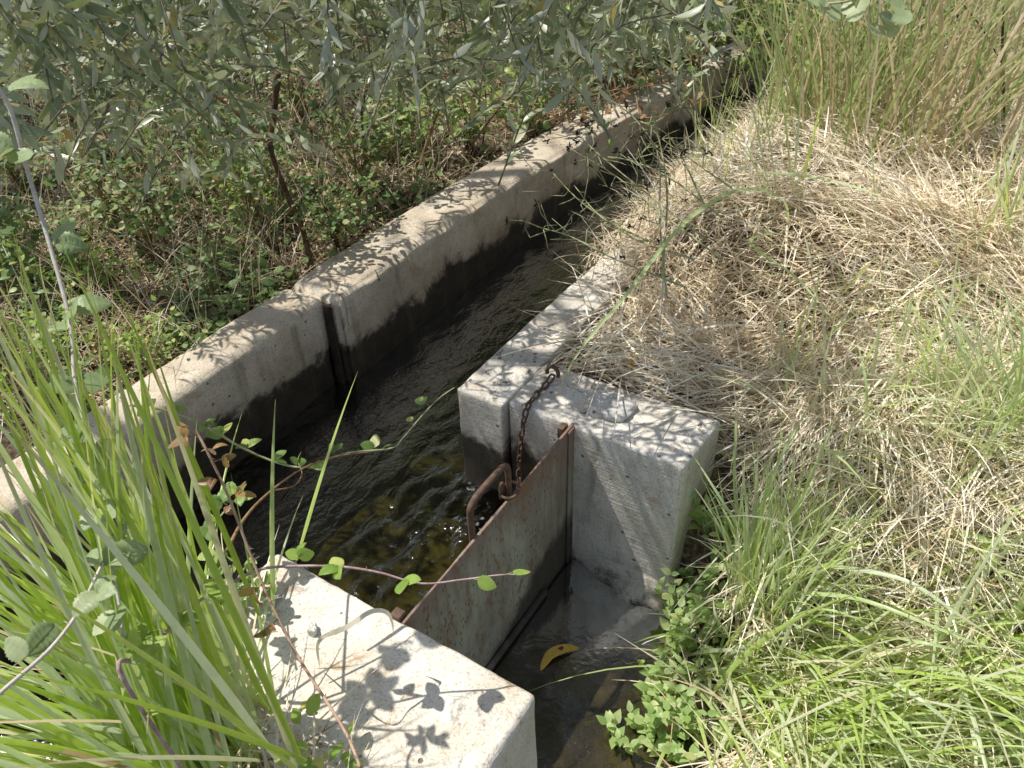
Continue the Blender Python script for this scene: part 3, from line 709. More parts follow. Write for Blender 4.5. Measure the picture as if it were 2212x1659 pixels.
tag(a.build('sedge_plant', M['sedge']), 'sparse tall sedge on the straw mound, one long blade arching down to the pier', 'sedge')

# tall reeds, upper right
R_ = 'tall dry reeds at the top right'
for px, py, n, ttl, tr in [(1770, 285, 300, 'dense tall reed clump with green and tan blades beside the dark channel mouth', (0, .85)), (1900, 250, 200, 'tan reed clump right behind the dense green one', (.12, 1)), (2030, 190, 150, 'thin straw-coloured reed clump in front of the dark stem', (.4, 1)), (2150, 120, 150, 'dry tawny reed clump in the top right corner', (.5, 1)), (1690, 150, 120, 'greener reeds standing behind the dark channel mouth', (0, .6)), (1890, 330, 170, 'tan leaning reeds in front of the dense green clump', (.3, 1)), (2030, 330, 160, 'shorter tan reeds left of the dark upright stem', (.35, 1)), (2180, 290, 150, 'brown reeds right of the dark upright stem', (.45, 1))]:
    p = onground(px, py)
    tussock('reed_clump', p, int(n*.62), (.4, 1.35), (.26, .2), (.55, .45), .3, 4, (.005, .013), M['reed'], ttl, 'reeds', R_, .26, (max(0, tr[0]-.15), tr[1]), 9, 3, dead=150)

for u_, v_, n, ttl in [(3.15, -1.05, 34, 'tall thin grass rising from the straw edge over the dark channel'), (3.9, -1.08, 45, 'tall pale grass standing in front of the dark channel mouth'), (2.75, -.98, 22, 'thin upright grass on the lip of the straw above the water')]:
    p = W(u_, v_, .03); tussock('channel_grass', p, n, (.3, .85), (.25, .18), (.4, .3), .3, 4, (.003, .007), M['grass'], ttl, 'grass', 'tall grass along the upstream channel edge', .14, (.1, 1), 8, 3, dead=60)
# tuft behind the far wall
tussock('grass_tuft', onground(505, 420), 42, (.18, .42), (.28, .15), (.2, .2), 0, 4, (.003, .006), M['grass'], 'thin bright green grass tuft among the litter behind the far wall', 'grass', None, .06, (0, .55))

# straw over the right bank: nobody could count it
def scatter_px(n, x0, x1, y0, y1, z0=0., ymin_keep=None):
    xs = rng.uniform(x0, x1, n); ys = rng.uniform(y0, y1, n)
    d = _fw[None]*FPX+_R[None]*(xs-CX)[:, None]-_U[None]*(ys-CY)[:, None]
    z = np.full(n, z0)
    for _ in range(5):
        P = EYE[None]+d*((z-H_CAM)/d[:, 2])[:, None]; z = gz(P)
    P[:, 2] = z; return P
a = Acc()
def straw(n, P, L, w, th=(1.42, .22), tint=None, lift=.05, nseg=5):
    P = P.copy(); P[:, 2] += lift*rng.random(len(P))**1.6-.004
    m = len(P)
    us_, vs_ = UV(P); fld = 9*fbm(us_*1.6+3, vs_*1.6, 91, 3)+np.where(rng.random(m) < .35, rng.random(m)*6.28, rng.normal(0, .45, m))
    blades(a, P, fld, rng.normal(th[0], th[1], m), rng.normal(.25, .5, m), rng.uniform(L[0], L[1], m)*(1+.6*(rng.random(m) < .12)), rng.uniform(*w, m)*(1-.45*(rng.random(m) < .4)), nseg, 2, twist=rng.normal(0, .4, m), tint=tint, flat=lambda p: gz(p)+.003)
P = np.concatenate([scatter_px(36000, 1100, 2400, 100, 1100), scatter_px(14000, 1400, 2400, 900, 1900, -.4), np.stack([.55*(uu := rng.uniform(1.8, 5.5, 9000))+.8352*(vv := rng.uniform(-1., 3.2, 9000)), .8352*uu-.55*vv, 0*uu], -1)])
P[:, 2] = gz(P)
u, v = UV(P); keep = ((v > -1.03) & (u > 1.77)) | ((v > -.33) & (u > 1.5)) | ((v > -.13) & (u <= 1.5))
keep &= ~((v < -.985) & (u < 2.35))
dn = fbm(u*5, v*5, 61, 3); keep &= rng.random(len(u)) < .5+.6*sstep(.28, .5, dn)
P = P[keep]; u, v = UV(P)
pat = fbm(u*2.2, v*2.2, 31)
tn = np.clip(.12+.88*(rng.random(len(P))**.6)*(.72+.6*sstep(.3, .62, pat))-.16*sstep(1.9, 1.3, u)*rng.random(len(P)), 0, 1)
P_all = P; kk = rng.random(len(P)) < .68; P = P[kk]; tn = tn[kk]
straw(0, P, (.05, .25), (.0024, .0068), th=(1.36, .3), tint=tn, lift=.13)
Q = P_all[rng.random(len(P_all)) < .075]; m = len(Q)
leaves(a, Q+np.stack([0*Q[:, 0], 0*Q[:, 0], .05*rng.random(m)], -1), np.stack([rng.standard_normal(m), rng.standard_normal(m), .3*rng.standard_normal(m)], -1), np.stack([.6*rng.standard_normal(m), .6*rng.standard_normal(m), np.ones(m)], -1), rng.uniform(.025, .06, m), rng.uniform(.008, .02, m), 'dry', rng.uniform(.05, 1., m))
Q = P[rng.random(len(P)) < .04].copy(); m = len(Q); Q[:, 2] += .03
blades(a, Q, rng.random(m)*2*np.pi, rng.normal(1.25, .25, m), rng.normal(.4, .4, m), rng.uniform(.18, .42, m), rng.uniform(.003, .006, m), 8, 3, .2, tint=rng.uniform(.5, 1, m), flat=lambda p: gz(p)+.01)
# upright wisps
Q = P[rng.random(len(P)) < .07]
blades(a, Q, rng.random(len(Q))*2*np.pi, np.abs(rng.normal(.7, .35, len(Q))), rng.normal(.7, .5, len(Q)), rng.uniform(.08, .26, len(Q)), rng.uniform(.0012, .003, len(Q)), 6, 2, tint=np.clip(rng.normal(.7, .2, len(Q)), 0, 1))
# drape over the hidden stretch of the low wall
n = 8000; uu = 2.25+2.2*rng.random(n); P = W(uu, rng.uniform(-1.25, -.9, n), 0); P[:, 2] = .02+.10*rng.random(n)*sstep(2.3, 2.8, uu)-.10*sstep(-1.12, -1.25, UV(P)[1])
P = P[rng.random(n) < sstep(2.2, 2.75, uu)]
m = len(P); blades(a, P, rng.random(m)*2*np.pi, rng.normal(1.3, .4, m), rng.normal(.7, .5, m), rng.uniform(.06, .24, m), rng.uniform(.0014, .0042, m), 5, 2)
tag(a.build('dry_grass', M['straw']), 'bleached dry straw matted over the right bank', 'dry grass', kind='stuff')

# short green growth mixed through the lower right bank
a = Acc(); P = scatter_px(3300, 1420, 2400, 880, 1850, -.4); u, v = UV(P); keep = ((v > -.17) & (u < 1.5)) | ((v > -.33) & (u >= 1.5))
pr = .25+.75*sstep(900, 1500, np.linspace(900, 1500, len(P)))*0+.75*sstep(1.9, 1.1, u)
P = P[keep & (rng.random(len(u)) < pr)]; m = len(P)
blades(a, P, -.55+.65*rng.standard_normal(m), np.abs(rng.normal(.95, .3, m)), rng.normal(.65, .35, m), rng.uniform(.14, .55, m), rng.uniform(.004, .0125, m), 8, 3, .2, rng.normal(0, .5, m), np.clip(.15+.85*rng.random(m), 0, 1))
tag(a.build('grass', M['grass']), 'short green grass growing through the straw of the lower right bank', 'grass', kind='stuff')

# ---------------------------------------------------------------- left bank: litter and undergrowth
a = Acc()
P = np.concatenate([scatter_px(26000, -150, 1500, 0, 900), np.stack([.55*(uu := rng.uniform(.2, 7, 4000))+.8352*(vv := rng.uniform(-5.5, -2.05, 4000)), .8352*uu-.55*vv, 0*uu], -1)])
P[:, 2] = gz(P); u, v = UV(P); P = P[(v < -2.08)]; m = len(P)
leaves(a, P[:m//2]+np.array([0, 0, .006]), np.stack([rng.standard_normal(m//2), rng.standard_normal(m//2), .25*rng.standard_normal(m//2)], -1), np.stack([.5*rng.standard_normal(m//2), .5*rng.standard_normal(m//2), np.ones(m//2)], -1), rng.uniform(.02, .05, m//2), rng.uniform(.006, .014, m//2), 'dry')
Q = P[m//2:]; m = len(Q); Q = Q+np.stack([0*Q[:, 0], 0*Q[:, 0], .03*rng.random(m)], -1)
blades(a, Q, rng.random(m)*2*np.pi, rng.normal(1.45, .25, m), rng.normal(.2, .4, m), rng.uniform(.04, .22, m), rng.uniform(.0016, .0045, m), 5, 2, tint=rng.random(m))
Q = scatter_px(4600, -150, 1450, -40, 800); u, v = UV(Q); Q = Q[v < -2.1]; m = len(Q)
blades(a, Q, rng.random(m)*2*np.pi, np.abs(rng.normal(.8, .4, m)), rng.normal(.5, .5, m), rng.uniform(.12, .5, m), rng.uniform(.0018, .0042, m), 8, 2, tint=rng.uniform(.35, 1, m))
tag(a.build('leaf_litter', M['litter']), 'brown fallen leaves, twigs and straw under the olive tree', 'leaf litter', kind='stuff')

a = Acc()
P = np.concatenate([scatter_px(30000, -150, 1450, -40, 900), np.stack([.55*(uu := rng.uniform(.2, 8, 3500))+.8352*(vv := rng.uniform(-6.5, -2.05, 3500)), .8352*uu-.55*vv, 0*uu], -1)])
P[:, 2] = gz(P); u, v = UV(P)
clump = fbm(u*1.9+4, v*1.9, 77); keep = (v < -2.07) & (rng.random(len(u)) < sstep(.42, .58, clump)*.9+.09+.6*sstep(3.2, 4.6, u))
P = P[keep]; m = len(P); hgt = .01+(.05+.42*sstep(.44, .66, clump[keep])*sstep(-2.15, -2.7, v[keep])+.25*sstep(3.2, 4.5, u[keep]))*rng.random(m)**.8
P[:, 2] += hgt
az = rng.random(m)*2*np.pi
leaves(a, P, np.stack([np.cos(az), np.sin(az), rng.normal(-.1, .35, m)], -1), np.stack([.45*rng.standard_normal(m), .45*rng.standard_normal(m)-.2, np.ones(m)], -1), (Lz := rng.uniform(.013, .03, m)*(1+1.0*(rng.random(m) < .25))), Lz*rng.uniform(.6, .85, m), 'round', np.clip(.25*rng.random(m)+.9*fbm(P[:, 0]*2.6, P[:, 1]*2.6, 55)*rng.random(m)**.5+.1*rng.random(m), 0, 1))
k = rng.random(m) < .25; Q = P[k].copy(); Q[:, 2] -= hgt[k]
blades(a, Q, az[k], rng.uniform(.1, .8, k.sum()), rng.normal(.4, .3, k.sum()), hgt[k]*1.25+.03, .0022, 4, 2, tint=rng.uniform(.6, 1, k.sum()))
tag(a.build('undergrowth', M['under']), 'low leafy undergrowth on the shaded left bank', 'undergrowth', kind='stuff')

def shrub(name, base, rad, h, nstem, nleaf, lsize, kind, mat, stemmat, label, cat, group=None, stem_r=.003, tint=None):
    base = np.asarray(base, float); root = empty(name, base, label, cat, group); sa = Acc(); la = Acc()
    paths = []
    for i in range(nstem):
        az = random.uniform(0, 2*math.pi); rr = rad*random.uniform(.3, 1.); hh = h*random.uniform(.5, 1.)
        p = smooth_path([base+np.array([random.uniform(-.04, .04), random.uniform(-.04, .04), -.02]), base+np.array([rr*.35*math.cos(az), rr*.35*math.sin(az), hh*.65]), base+np.array([rr*.8*math.cos(az), rr*.8*math.sin(az), hh]), base+np.array([rr*1.2*math.cos(az+.3), rr*1.2*math.sin(az+.3), hh*.8])], 5)
        tube(sa, p, [stem_r, stem_r*.4], 5); paths.append(p)
    per = nleaf//nstem
    PP = []; DD = []
    for p in paths:
        idx = rng.uniform(.15, 1, per)*(len(p)-1.01); i = idx.astype(int); f = (idx-i)[:, None]
        q = p[i]*(1-f)+p[i+1]*f; d = rng.standard_normal((per, 3)); d[:, 2] *= .5
        d /= np.linalg.norm(d, axis=1, keepdims=True)
        PP.append(q+d*rng.uniform(.0, .05, per)[:, None]); DD.append(d+np.array([0, 0, -.15]))
    PP = np.concatenate(PP); DD = np.concatenate(DD); m = len(PP)
    PP[:, 2] = np.maximum(PP[:, 2], gz(PP)+.01)
    Ls = rng.uniform(lsize*.6, lsize*1.2, m)
    leaves(la, PP, DD, np.stack([.5*rng.standard_normal(m)-.2, .5*rng.standard_normal(m)-.2, np.ones(m)], -1), Ls, Ls*(.72 if kind == 'round' else .6), kind, tint)
    sa.build('stems', stemmat, root); la.build('leaves', mat, root)
    return root
BG = 'bramble bushes behind the far wall'
shrub('bramble_bush', onground(730, 540), .24, .34, 12, 460, .026, 'round', M['under'], M['dead'], 'dark small-leaved bramble bush behind the wall, right of the broken stem', 'bramble', BG)
shrub('bramble_bush', onground(1010, 330), .30, .36, 12, 300, .042, 'ovate', M['bramble'], M['dead'], 'broad-leaved green bramble behind the upstream stretch of the wall', 'bramble', BG)
shrub('bramble_bush', onground(860, 330), .28, .3, 10, 240, .042, 'ovate', M['bramble'], M['dead'], 'green bramble between the two middle dead stems', 'bramble', BG)
shrub('bramble_bush', onground(120, 640), .24, .32, 10, 200, .036, 'ovate', M['bramble'], M['vine'], 'bright bramble leaves at the left edge behind the pale cane', 'bramble', BG)
shrub('bramble_bush', onground(330, 800), .18, .2, 9, 200, .024, 'ovate', M['weed'], M['vine'], 'low yellowish-green bramble at the near end of the far wall', 'bramble', BG)
shrub('bramble_bush', onground(100, 860), .22, .3, 10, 220, .028, 'ovate', M['weed'], M['vine'], 'yellow-green leafy bramble behind the sedge at the left edge', 'bramble', BG)
shrub('bramble_bush', onground(1400, 130), .4, .45, 14, 340, .045, 'ovate', M['bramble'], M['tan_wood'], 'sunlit bramble hanging over the channel far upstream', 'bramble', BG)
shrub('bramble_bush', onground(1580, 190), .28, .30, 9, 150, .04, 'ovate', M['bramble'], M['tan_wood'], 'small bramble leaning over the dark channel mouth by the reeds', 'bramble', BG)
for u_, v_, rad, h, n, ttl in [(4.1, -2.0, .6, .6, 700, 'sunlit bramble spilling over the far wall where the channel disappears'), (4.75, -1.5, .62, .5, 640, 'bramble closing over the dark channel mouth'), (5.3, -1.0, .45, .6, 320, 'leafy bramble behind the reeds at the channel mouth'), (5.6, -2.1, .6, .7, 460, 'thick bramble at top centre behind the channel mouth'), (3.45, -2.18, .46, .46, 460, 'bramble leaning on the upstream part of the far wall')]:
    b_ = W(u_, v_, 0); b_[2] = max(float(gz(b_)), -.1); shrub('bramble_bush', b_, rad, h, 13, n, .045, 'ovate', M['bramble'], M['tan_wood'], ttl, 'bramble', BG)
for u_, v_, rad, h, n, ttl in [(4.15, -1.06, .42, .5, 520, 'bramble leaning from the reed side over the dark upstream channel'), (3.95, -2.08, .42, .5, 620, 'sunlit bramble slumping over the wall just before it vanishes'), (4.55, -1.9, .45, .5, 760, 'dense bramble sitting on the far wall where it vanishes'), (5.1, -1.75, .5, .6, 760, 'bramble over the end of the wall, just above the dark channel mouth'), (4.5, -2.35, .5, .6, 620, 'tall bramble close behind the vanishing end of the far wall')]:
    b_ = W(u_, v_, 0); shrub('bramble_bush', b_, rad, h, 15, n, .045, 'ovate', M['bramble'], M['tan_wood'], ttl, 'bramble', BG)
# dry brush tangled over the wall
br = empty('dry_brush', W(3.7, -1.95, .02), 'tangle of dry tan twigs with shrivelled brown leaves lying over the upstream wall', 'dry brush'); ba = Acc(); bl = Acc()
for k_ in range(46):
    c0 = W(random.uniform(3.0, 4.7), random.uniform(-2.25, -1.75), random.uniform(.02, .2)); az_ = random.uniform(0, 6.28); L_ = random.uniform(.25, .75)
    p = smooth_path([c0, c0+np.array([math.cos(az_)*L_*.5, math.sin(az_)*L_*.5, random.uniform(.0, .22)]), c0+np.array([math.cos(az_+.3)*L_, math.sin(az_+.3)*L_, random.uniform(-.1, .25)])], 5); tube(ba, p, [.0035, .0012], 5, knob=.3)
    m = 5; q = p[rng.integers(3, len(p), m)]+.02*rng.standard_normal((m, 3)); leaves(bl, q, rng.standard_normal((m, 3)), rng.standard_normal((m, 3))+np.array([0, 0, .6]), rng.uniform(.03, .06, m), rng.uniform(.015, .03, m), 'dry')
ba.build('twigs', M['tan_wood'], br); bl.build('leaves', M['dry_leaf'], br)
for px, py, rad, h, n, ls, kd, mt, ttl in [(780, 420, .3, .42, 420, .032, 'round', 'under', 'dark bush hiding the foot of the straight dead stem'), (340, 560, .24, .3, 320, .032, 'round', 'under', 'dark leafy clump in front of the bright grass tuft'), (60, 250, .4, .5, 420, .045, 'olive', 'olive_leaf', 'grey-leaved olive growth at the left edge above the bramble'), (480, 180, .4, .5, 420, .045, 'olive', 'olive_leaf', 'grey-leaved olive growth behind the side branch of the forked stem'), (760, 160, .4, .5, 420, .04, 'ovate', 'under', 'dark scrub behind the tip of the straight dead stem'), (250, 480, .26, .34, 320, .03, 'round', 'under', 'dark leafy bush left of the forked dead stem under the olive'), (60, 420, .3, .42, 300, .04, 'ovate', 'bramble', 'bramble at the left edge level with the top of the pale cane'), (420, 290, .34, .45, 380, .038, 'ovate', 'under', 'shaded bush behind the bright grass tuft'), (650, 260, .32, .42, 360, .036, 'round', 'under', 'shaded small-leaved bush between the forked and the straight dead stems'), (210, 260, .4, .5, 380, .045, 'olive', 'olive_leaf', 'grey-leaved young olive growth at the upper left'), (900, 170, .36, .45, 360, .042, 'ovate', 'bramble', 'sunlit bramble behind the pale leaning dead stem'), (1180, 180, .34, .42, 380, .042, 'ovate', 'bramble', 'sunlit bramble behind the upstream wall left of the seed heads'), (560, 480, .2, .26, 220, .028, 'ovate', 'weed', 'fresh green weed at the foot of the grass tuft'), (200, 640, .2, .22, 200, .034, 'ovate', 'weed', 'yellowish weed patch between the pale cane and the litter')]:
    shrub('bramble_bush', onground(px, py), rad, h, 13, n, ls, kd, M[mt], M['tan_wood'], ttl, 'bramble', BG)
for px, py, rad, h, ttl in [(120, 110, .6, .55, 'grey-green scrub in the far left corner'), (430, 40, .6, .6, 'shady scrub behind the olive sprigs, left of centre'), (820, 20, .7, .6, 'scrub behind the olive sprigs at top centre'), (1180, 20, .7, .6, 'pale sunlit scrub above the upstream wall'), (1500, -60, .7, .6, 'bright scrub beyond the channel mouth'), (1850, -30, .6, .7, 'green scrub behind the tall reeds'), (2200, -20, .7, .7, 'dark scrub in the corner behind the dry reeds')]:
    shrub('scrub_bush', onground(px, py), rad, h, 16, 620, .05, 'olive' if px < 1300 else 'ovate', M['under'], M['tan_wood'], ttl, 'shrub', 'scrub along the back of the scene', .004)
shrub('climbing_weed', onground(2150, 240), .25, .3, 8, 130, .06, 'ovate', M['weed'], M['vine'], 'green broad-leaved weed at the foot of the dark stem near the right edge', 'weed')

shrub('bramble_bush', W(.33, -.72, -.02), .16, .14, 9, 80, .034, 'round', M['weed'], M['cane'], 'small green bramble sprouting at the foot of the sedge beside the cream block', 'bramble', None)
shrub('bramble_bush', W(.62, -1.17, .0), .12, .12, 6, 46, .032, 'round', M['bramble'], M['cane'], 'low bramble on the channel-side corner of the cream block behind the red shoot', 'bramble', None)
# broken dead stems behind the wall
def stem(name, paths, mat, label, cat, group):
    base = paths[0][0][0]; root = empty(name, base, label, cat, group)
    for i, (p, r) in enumerate(paths):
        sa = Acc(); tube(sa, smooth_path(p, 7), r, 8, knob=.28); sa.build('main_stem' if i == 0 else 'side_branch', mat[i] if isinstance(mat, list) else mat, root)
DS = 'dead stems behind the far wall'
b0 = onground(672, 585)
def up(px, py, lat, base): # stem point: sight line meets the vertical plane through the base, lat metres behind it
    d = ray(px, py); t = (base[1]+lat)/d[1]; return EYE+d*t
stem('dead_sapling', [([b0, up(655, 500, .02, b0), up(620, 420, .04, b0), up(585, 320, .05, b0), up(592, 250, .06, b0), up(600, 158, .06, b0)], [.013, .010, .009, .0105]), ([up(583, 316, .05, b0), up(500, 235, .02, b0), up(420, 175, -.03, b0), up(350, 138, -.06, b0)], [.006, .005, .0055])], [M['dead'], M['tan_wood']], 'forked snapped-off dead stem, tallest behind the near part of the wall', 'dead stem', DS)
for pts_, r, ttl, mt in [([(795, 390), (785, 300), (783, 225), (812, 140)], .009, 'straight dark dead stem with peeling bark behind the middle of the wall', 'dead'), ([(903, 375), (925, 300), (962, 200)], .009, 'short pale leaning dead stem behind the wall', 'tan_wood'), ([(985, 395), (1010, 330), (1065, 250), (1120, 190)], .007, 'thin dark stem slanting right beside the upstream wall', 'dead'), ([(1040, 330), (1050, 250), (1048, 190)], .004, 'spindly upright stem behind the broad-leaved bramble', 'dead')]:
    bb = onground(*pts_[0]); stem('dead_sapling', [([bb]+[up(x, y, .03*i, bb) for i, (x, y) in enumerate(pts_[1:], 1)], [r, r*.75, r*.7])], M[mt], ttl, 'dead stem', DS)
bb = onground(2165, 300)
stem('dry_sapling', [([bb, up(2168, 200, .02, bb), up(2165, 100, .02, bb), up(2172, -60, .04, bb)], [.006, .005]), ([up(2166, 140, .02, bb), up(2120, 60, 0, bb), up(2080, 10, -.1, bb)], [.003, .002])], M['dead'], 'thin dark upright stem at the right edge in front of the dry reeds', 'dead stem', None)

# bramble canes -------------------------------------------------------------
def cane(name, pts_, r, mat, leafmat, spots, lsize, label, group=None, thorns=0, kind='round', cat='bramble cane', facing=(-.3, -.5, 1.)):
    p = smooth_path(pts_, 7); root = empty(name, pts_[0], label, cat, group); sa = Acc(); tube(sa, p, r, 7)
    L = np.concatenate([[0], np.cumsum(np.linalg.norm(np.diff(p, axis=0), axis=1))]); L /= L[-1]
    for _ in range(thorns):
        s = random.random(); c = np.array([np.interp(s, L, p[:, j]) for j in range(3)]); d = rng.standard_normal(3); d /= np.linalg.norm(d)
        tube(sa, np.array([c, c+d*.004, c+d*.009]), [.0016, .0011, .0002], 4)
    sa.build('stem', mat, root)
    for s, k in spots:
        c = np.array([np.interp(s, L, p[:, j]) for j in range(3)])
        az0 = random.uniform(0, 6.28)
        pet = c+np.array([math.cos(az0), math.sin(az0), .4])*random.uniform(.008, .02)
        for i in range(k):
            la = Acc()
            az = az0+(i-(k-1)/2)*1.5+random.uniform(-.3, .3)
            d = np.array([math.cos(az), math.sin(az), random.uniform(-.3, .4)])
            tube(la, np.array([c, .5*(c+pet), pet]), [.001, .0008], 4, tint=.9)
            Ls = lsize*random.uniform(.7, 1.15)
            leaves(la, pet[None], d, np.array(facing)+.55*rng.standard_normal(3), Ls, Ls*(.8 if kind == 'round' else .55), 'bramble', random.random())
            la.build('leaf', leafmat, root)
BC = 'bramble canes at the front left'
c1 = [(-30, 160, 1.55), (20, 230, 1.55), (60, 370, 1.55), (105, 520, 1.52), (150, 690, 1.48), (163, 830, 1.45), (195, 960, 1.42), (215, 1080, 1.40), (232, 1190, 1.38), (255, 1290, 1.37), (270, 1400, 1.38)]
cane('bramble_cane', [pt(*q) for q in c1], [.0037, .0032, .0022], M['cane'], M['bramble_pale'], [(.04, 2), (.13, 3), (.3, 2), (.42, 3), (.46, 2), (.56, 3), (.62, 2), (.70, 3), (.76, 2), (.85, 3), (.93, 2)], .05, 'long whitish bramble cane hanging down the left side in front of the sedge', BC, 25)
c2 = [(0, 1330, 1.25), (130, 1300, 1.3), (200, 1200, 1.33), (235, 1130, 1.36), (225, 1060, 1.4)]
cane('bramble_cane', [pt(*q) for q in [(-120, 1600, 1.2), (20, 1480, 1.22), (110, 1400, 1.25), (170, 1320, 1.3), (210, 1240, 1.34), (235, 1190, 1.37)]], [.003, .002], M['cane'], M['bramble_pale'], [(.15, 2), (.4, 2), (.6, 2), (.75, 3), (.9, 2)], .04, 'short pale bramble branch crossing the sedge in the lower left corner', BC, 12)
def z3(x, y, d): return pt(x/2.2*2.0/2+0, 0, d)
def Q3(x, y): return (x*.4557, 829.5+y*.4557) if False else (x*.5*.9995, 829.5+y*.5)
pc = [(540, 1290, 1.5), (600, 1200, 1.56), (640, 1150, 1.6), (860, 940, 1.68), (1000, 860, 1.7), (1130, 800, 1.72), (1290, 787, 1.72), (1480, 790, 1.72), (1640, 815, 1.72), (1820, 862, 1.73), (2000, 845, 1.74), (2150, 826, 1.74), (2260, 822, 1.75)]
cane('bramble_cane', [W(.27, -.80, -.02)]+[pt(*Q3(x, y), d-.14) for x, y, d in pc], [.0036, .0029, .0023, .001], M['purple'], M['weed'], [(.30, 2), (.40, 3), (.47, 3), (.54, 3), (.60, 3), (.69, 3), (.755, 3), (.83, 2), (.93, 1), (.975, 1)], .038, 'purple thorny bramble cane arching across the cream block with green leaves', BC, 22)
rc = [(1560, 1659, 1.5), (1480, 1480, 1.52), (1290, 1180, 1.56), (1150, 900, 1.56), (1050, 650, 1.54), (985, 480, 1.52), (900, 300, 1.5), (850, 205, 1.5)]
cane('bramble_shoot', [pt(*Q3(x, y), d-.1) for x, y, d in rc], [.0026, .0025, .0022, .0022], M['redcane'], M['red_leaf'], [(.45, 2), (.55, 2), (.74, 1), (.80, 2), (.86, 2), (.91, 2), (.95, 2), (.99, 3)], .032, 'upright reddish bramble shoot with bronze young leaves rising through the sedge', None, 60, 'ovate', 'bramble shoot')
cane('bramble_shoot', [pt(*Q3(x, y), d) for x, y, d in [(1000, 900, 1.75), (950, 740, 1.8), (940, 600, 1.85), (1000, 520, 1.9), (1060, 440, 1.95)]], [.0025, .0015], M['vine'], M['bramble'], [(.2, 3), (.35, 3), (.5, 3), (.62, 3), (.75, 3), (.86, 3), (.97, 3)], .036, 'leafy dark green bramble shoot at the edge of the water behind the red one', None, 8, 'round', 'bramble shoot')
vp = [(560, 90, 2.05), (700, 110, 2.05), (820, 150, 2.05), (930, 205, 2.06), (1010, 255, 2.08), (1110, 305, 2.1), (1210, 343, 2.1), (1310, 360, 2.1), (1400, 330, 2.12), (1520, 295, 2.15), (1690, 278, 2.15), (1740, 235, 2.2), (1830, 130, 2.25), (1900, 60, 2.28), (1965, 15, 2.3)]
cane('trailing_vine', [pt(*Q3(x, y), d-.03) for x, y, d in vp], [.0035, .0025, .0015], M['vine'], M['bramble'], [(.03, 3), (.1, 3), (.17, 3), (.24, 3), (.31, 3), (.37, 2), (.43, 3), (.48, 3), (.54, 2), (.66, 2), (.73, 1), (.82, 1), (.9, 2)], .034, 'thin vine with round leaves trailing over the water from the far wall to the pier', None, 0, 'round', 'vine')
ss = Acc(); tube(ss, smooth_path([pt(*Q3(x, y), d) for x, y, d in [(980, 720, 1.62), (1050, 590, 1.7), (1150, 480, 1.8), (1300, 370, 1.95), (1450, 315, 2.05), (1640, 288, 2.12)]], 7), [.0032, .0025, .001], 6)
tube(ss, smooth_path([pt(*Q3(x, y), d) for x, y, d in [(1180, 460, 1.83), (1270, 440, 1.88), (1305, 390, 1.95), (1290, 340, 2.0)]], 6), [.002, .001], 5)
tag(ss.build('dry_stalk', M['tan_wood']), 'bent tan stalk lying over the water beside the trailing vine', 'stalk')
# curled dead strap leaf hanging on the block edge
a = Acc()
P = smooth_path([at(690, 1440, .02), pt(*Q3(1380, 1110), 1.62), pt(*Q3(1500, 1050), 1.63), pt(*Q3(1600, 985), 1.64), pt(*Q3(1670, 985), 1.66), pt(*Q3(1695, 1030), 1.69), pt(*Q3(1700, 1075), 1.72)], 6); n = len(P)
T = np.gradient(P, axis=0); T /= np.linalg.norm(T, axis=1, keepdims=True); S = np.cross(T, [.3, -.6, .8]); S /= np.linalg.norm(S, axis=1, keepdims=True); s = np.linspace(0, 1, n); hw = (.0044*np.minimum(1, s*3+.15)*(1-s**3)+.0006)[:, None]
i = (np.arange(n-1)[:, None]*3+np.arange(2)[None]).ravel(); a.add(np.stack([P-S*hw, P, P+S*hw], 1), np.stack([i, i+1, i+4, i+3], -1), .75, .5)
tag(a.build('withered_grass', M['straw']), 'dead tan strap leaf curling over the cream block by the gate end', 'grass')

# weed with black seed heads overhanging the channel
wr = empty('seed_head_weed', onground(1430, 470), 'spindly dry weed with black seed heads reaching over the dark channel', 'weed'); a = Acc(); sd = Acc()
tw = [([(1560, 560), (1440, 470), (1330, 380), (1230, 320)], 2.5, 2.75), ([(1480, 620), (1330, 560), (1230, 510), (1160, 490)], 2.35, 2.5), ([(1530, 520), (1400, 420), (1290, 330), (1250, 290)], 2.6, 2.9), ([(1500, 560), (1380, 520), (1260, 440), (1190, 370)], 2.45, 2.7), ([(1560, 470), (1440, 380), (1330, 340), (1240, 350)], 2.65, 2.85), ([(1430, 600), (1440, 400), (1400, 200), (1380, 100)], 2.35, 2.7), ([(1440, 640), (1425, 480), (1420, 330), (1350, 230)], 2.25, 2.6), ([(1520, 440), (1450, 300), (1380, 260)], 2.8, 3.0), ([(1600, 420), (1500, 350), (1430, 300)], 2.8, 3.0), ([(1400, 520), (1300, 470), (1240, 400)], 2.5, 2.65)]
tips = []
for pl, d0, d1 in tw:
    p = smooth_path([pt(x, y, d0+(d1-d0)*i/(len(pl)-1)) for i, (x, y) in enumerate(pl)], 5); tube(a, p, [.0034, .0024, .0013], 5)
    for _ in range(13):
        i = random.randrange(len(p)//3, len(p)); d = rng.standard_normal(3)*np.array([1, 1, .7]); d /= np.linalg.norm(d); q = p[i]+d*random.uniform(.05, .14)
        tube(a, np.array([p[i], .5*(p[i]+q)+rng.standard_normal(3)*.012, q]), [.0017, .001], 4)
        if random.random() < .3: tips.append(q)
    tips.append(p[-1])
tips += [pt(1262+random.uniform(-35, 45), 285+random.uniform(-30, 40), 2.9) for _ in range(14)]+[pt(1590+random.uniform(-30, 30), 190+random.uniform(-60, 30), 3.2) for _ in range(12)]
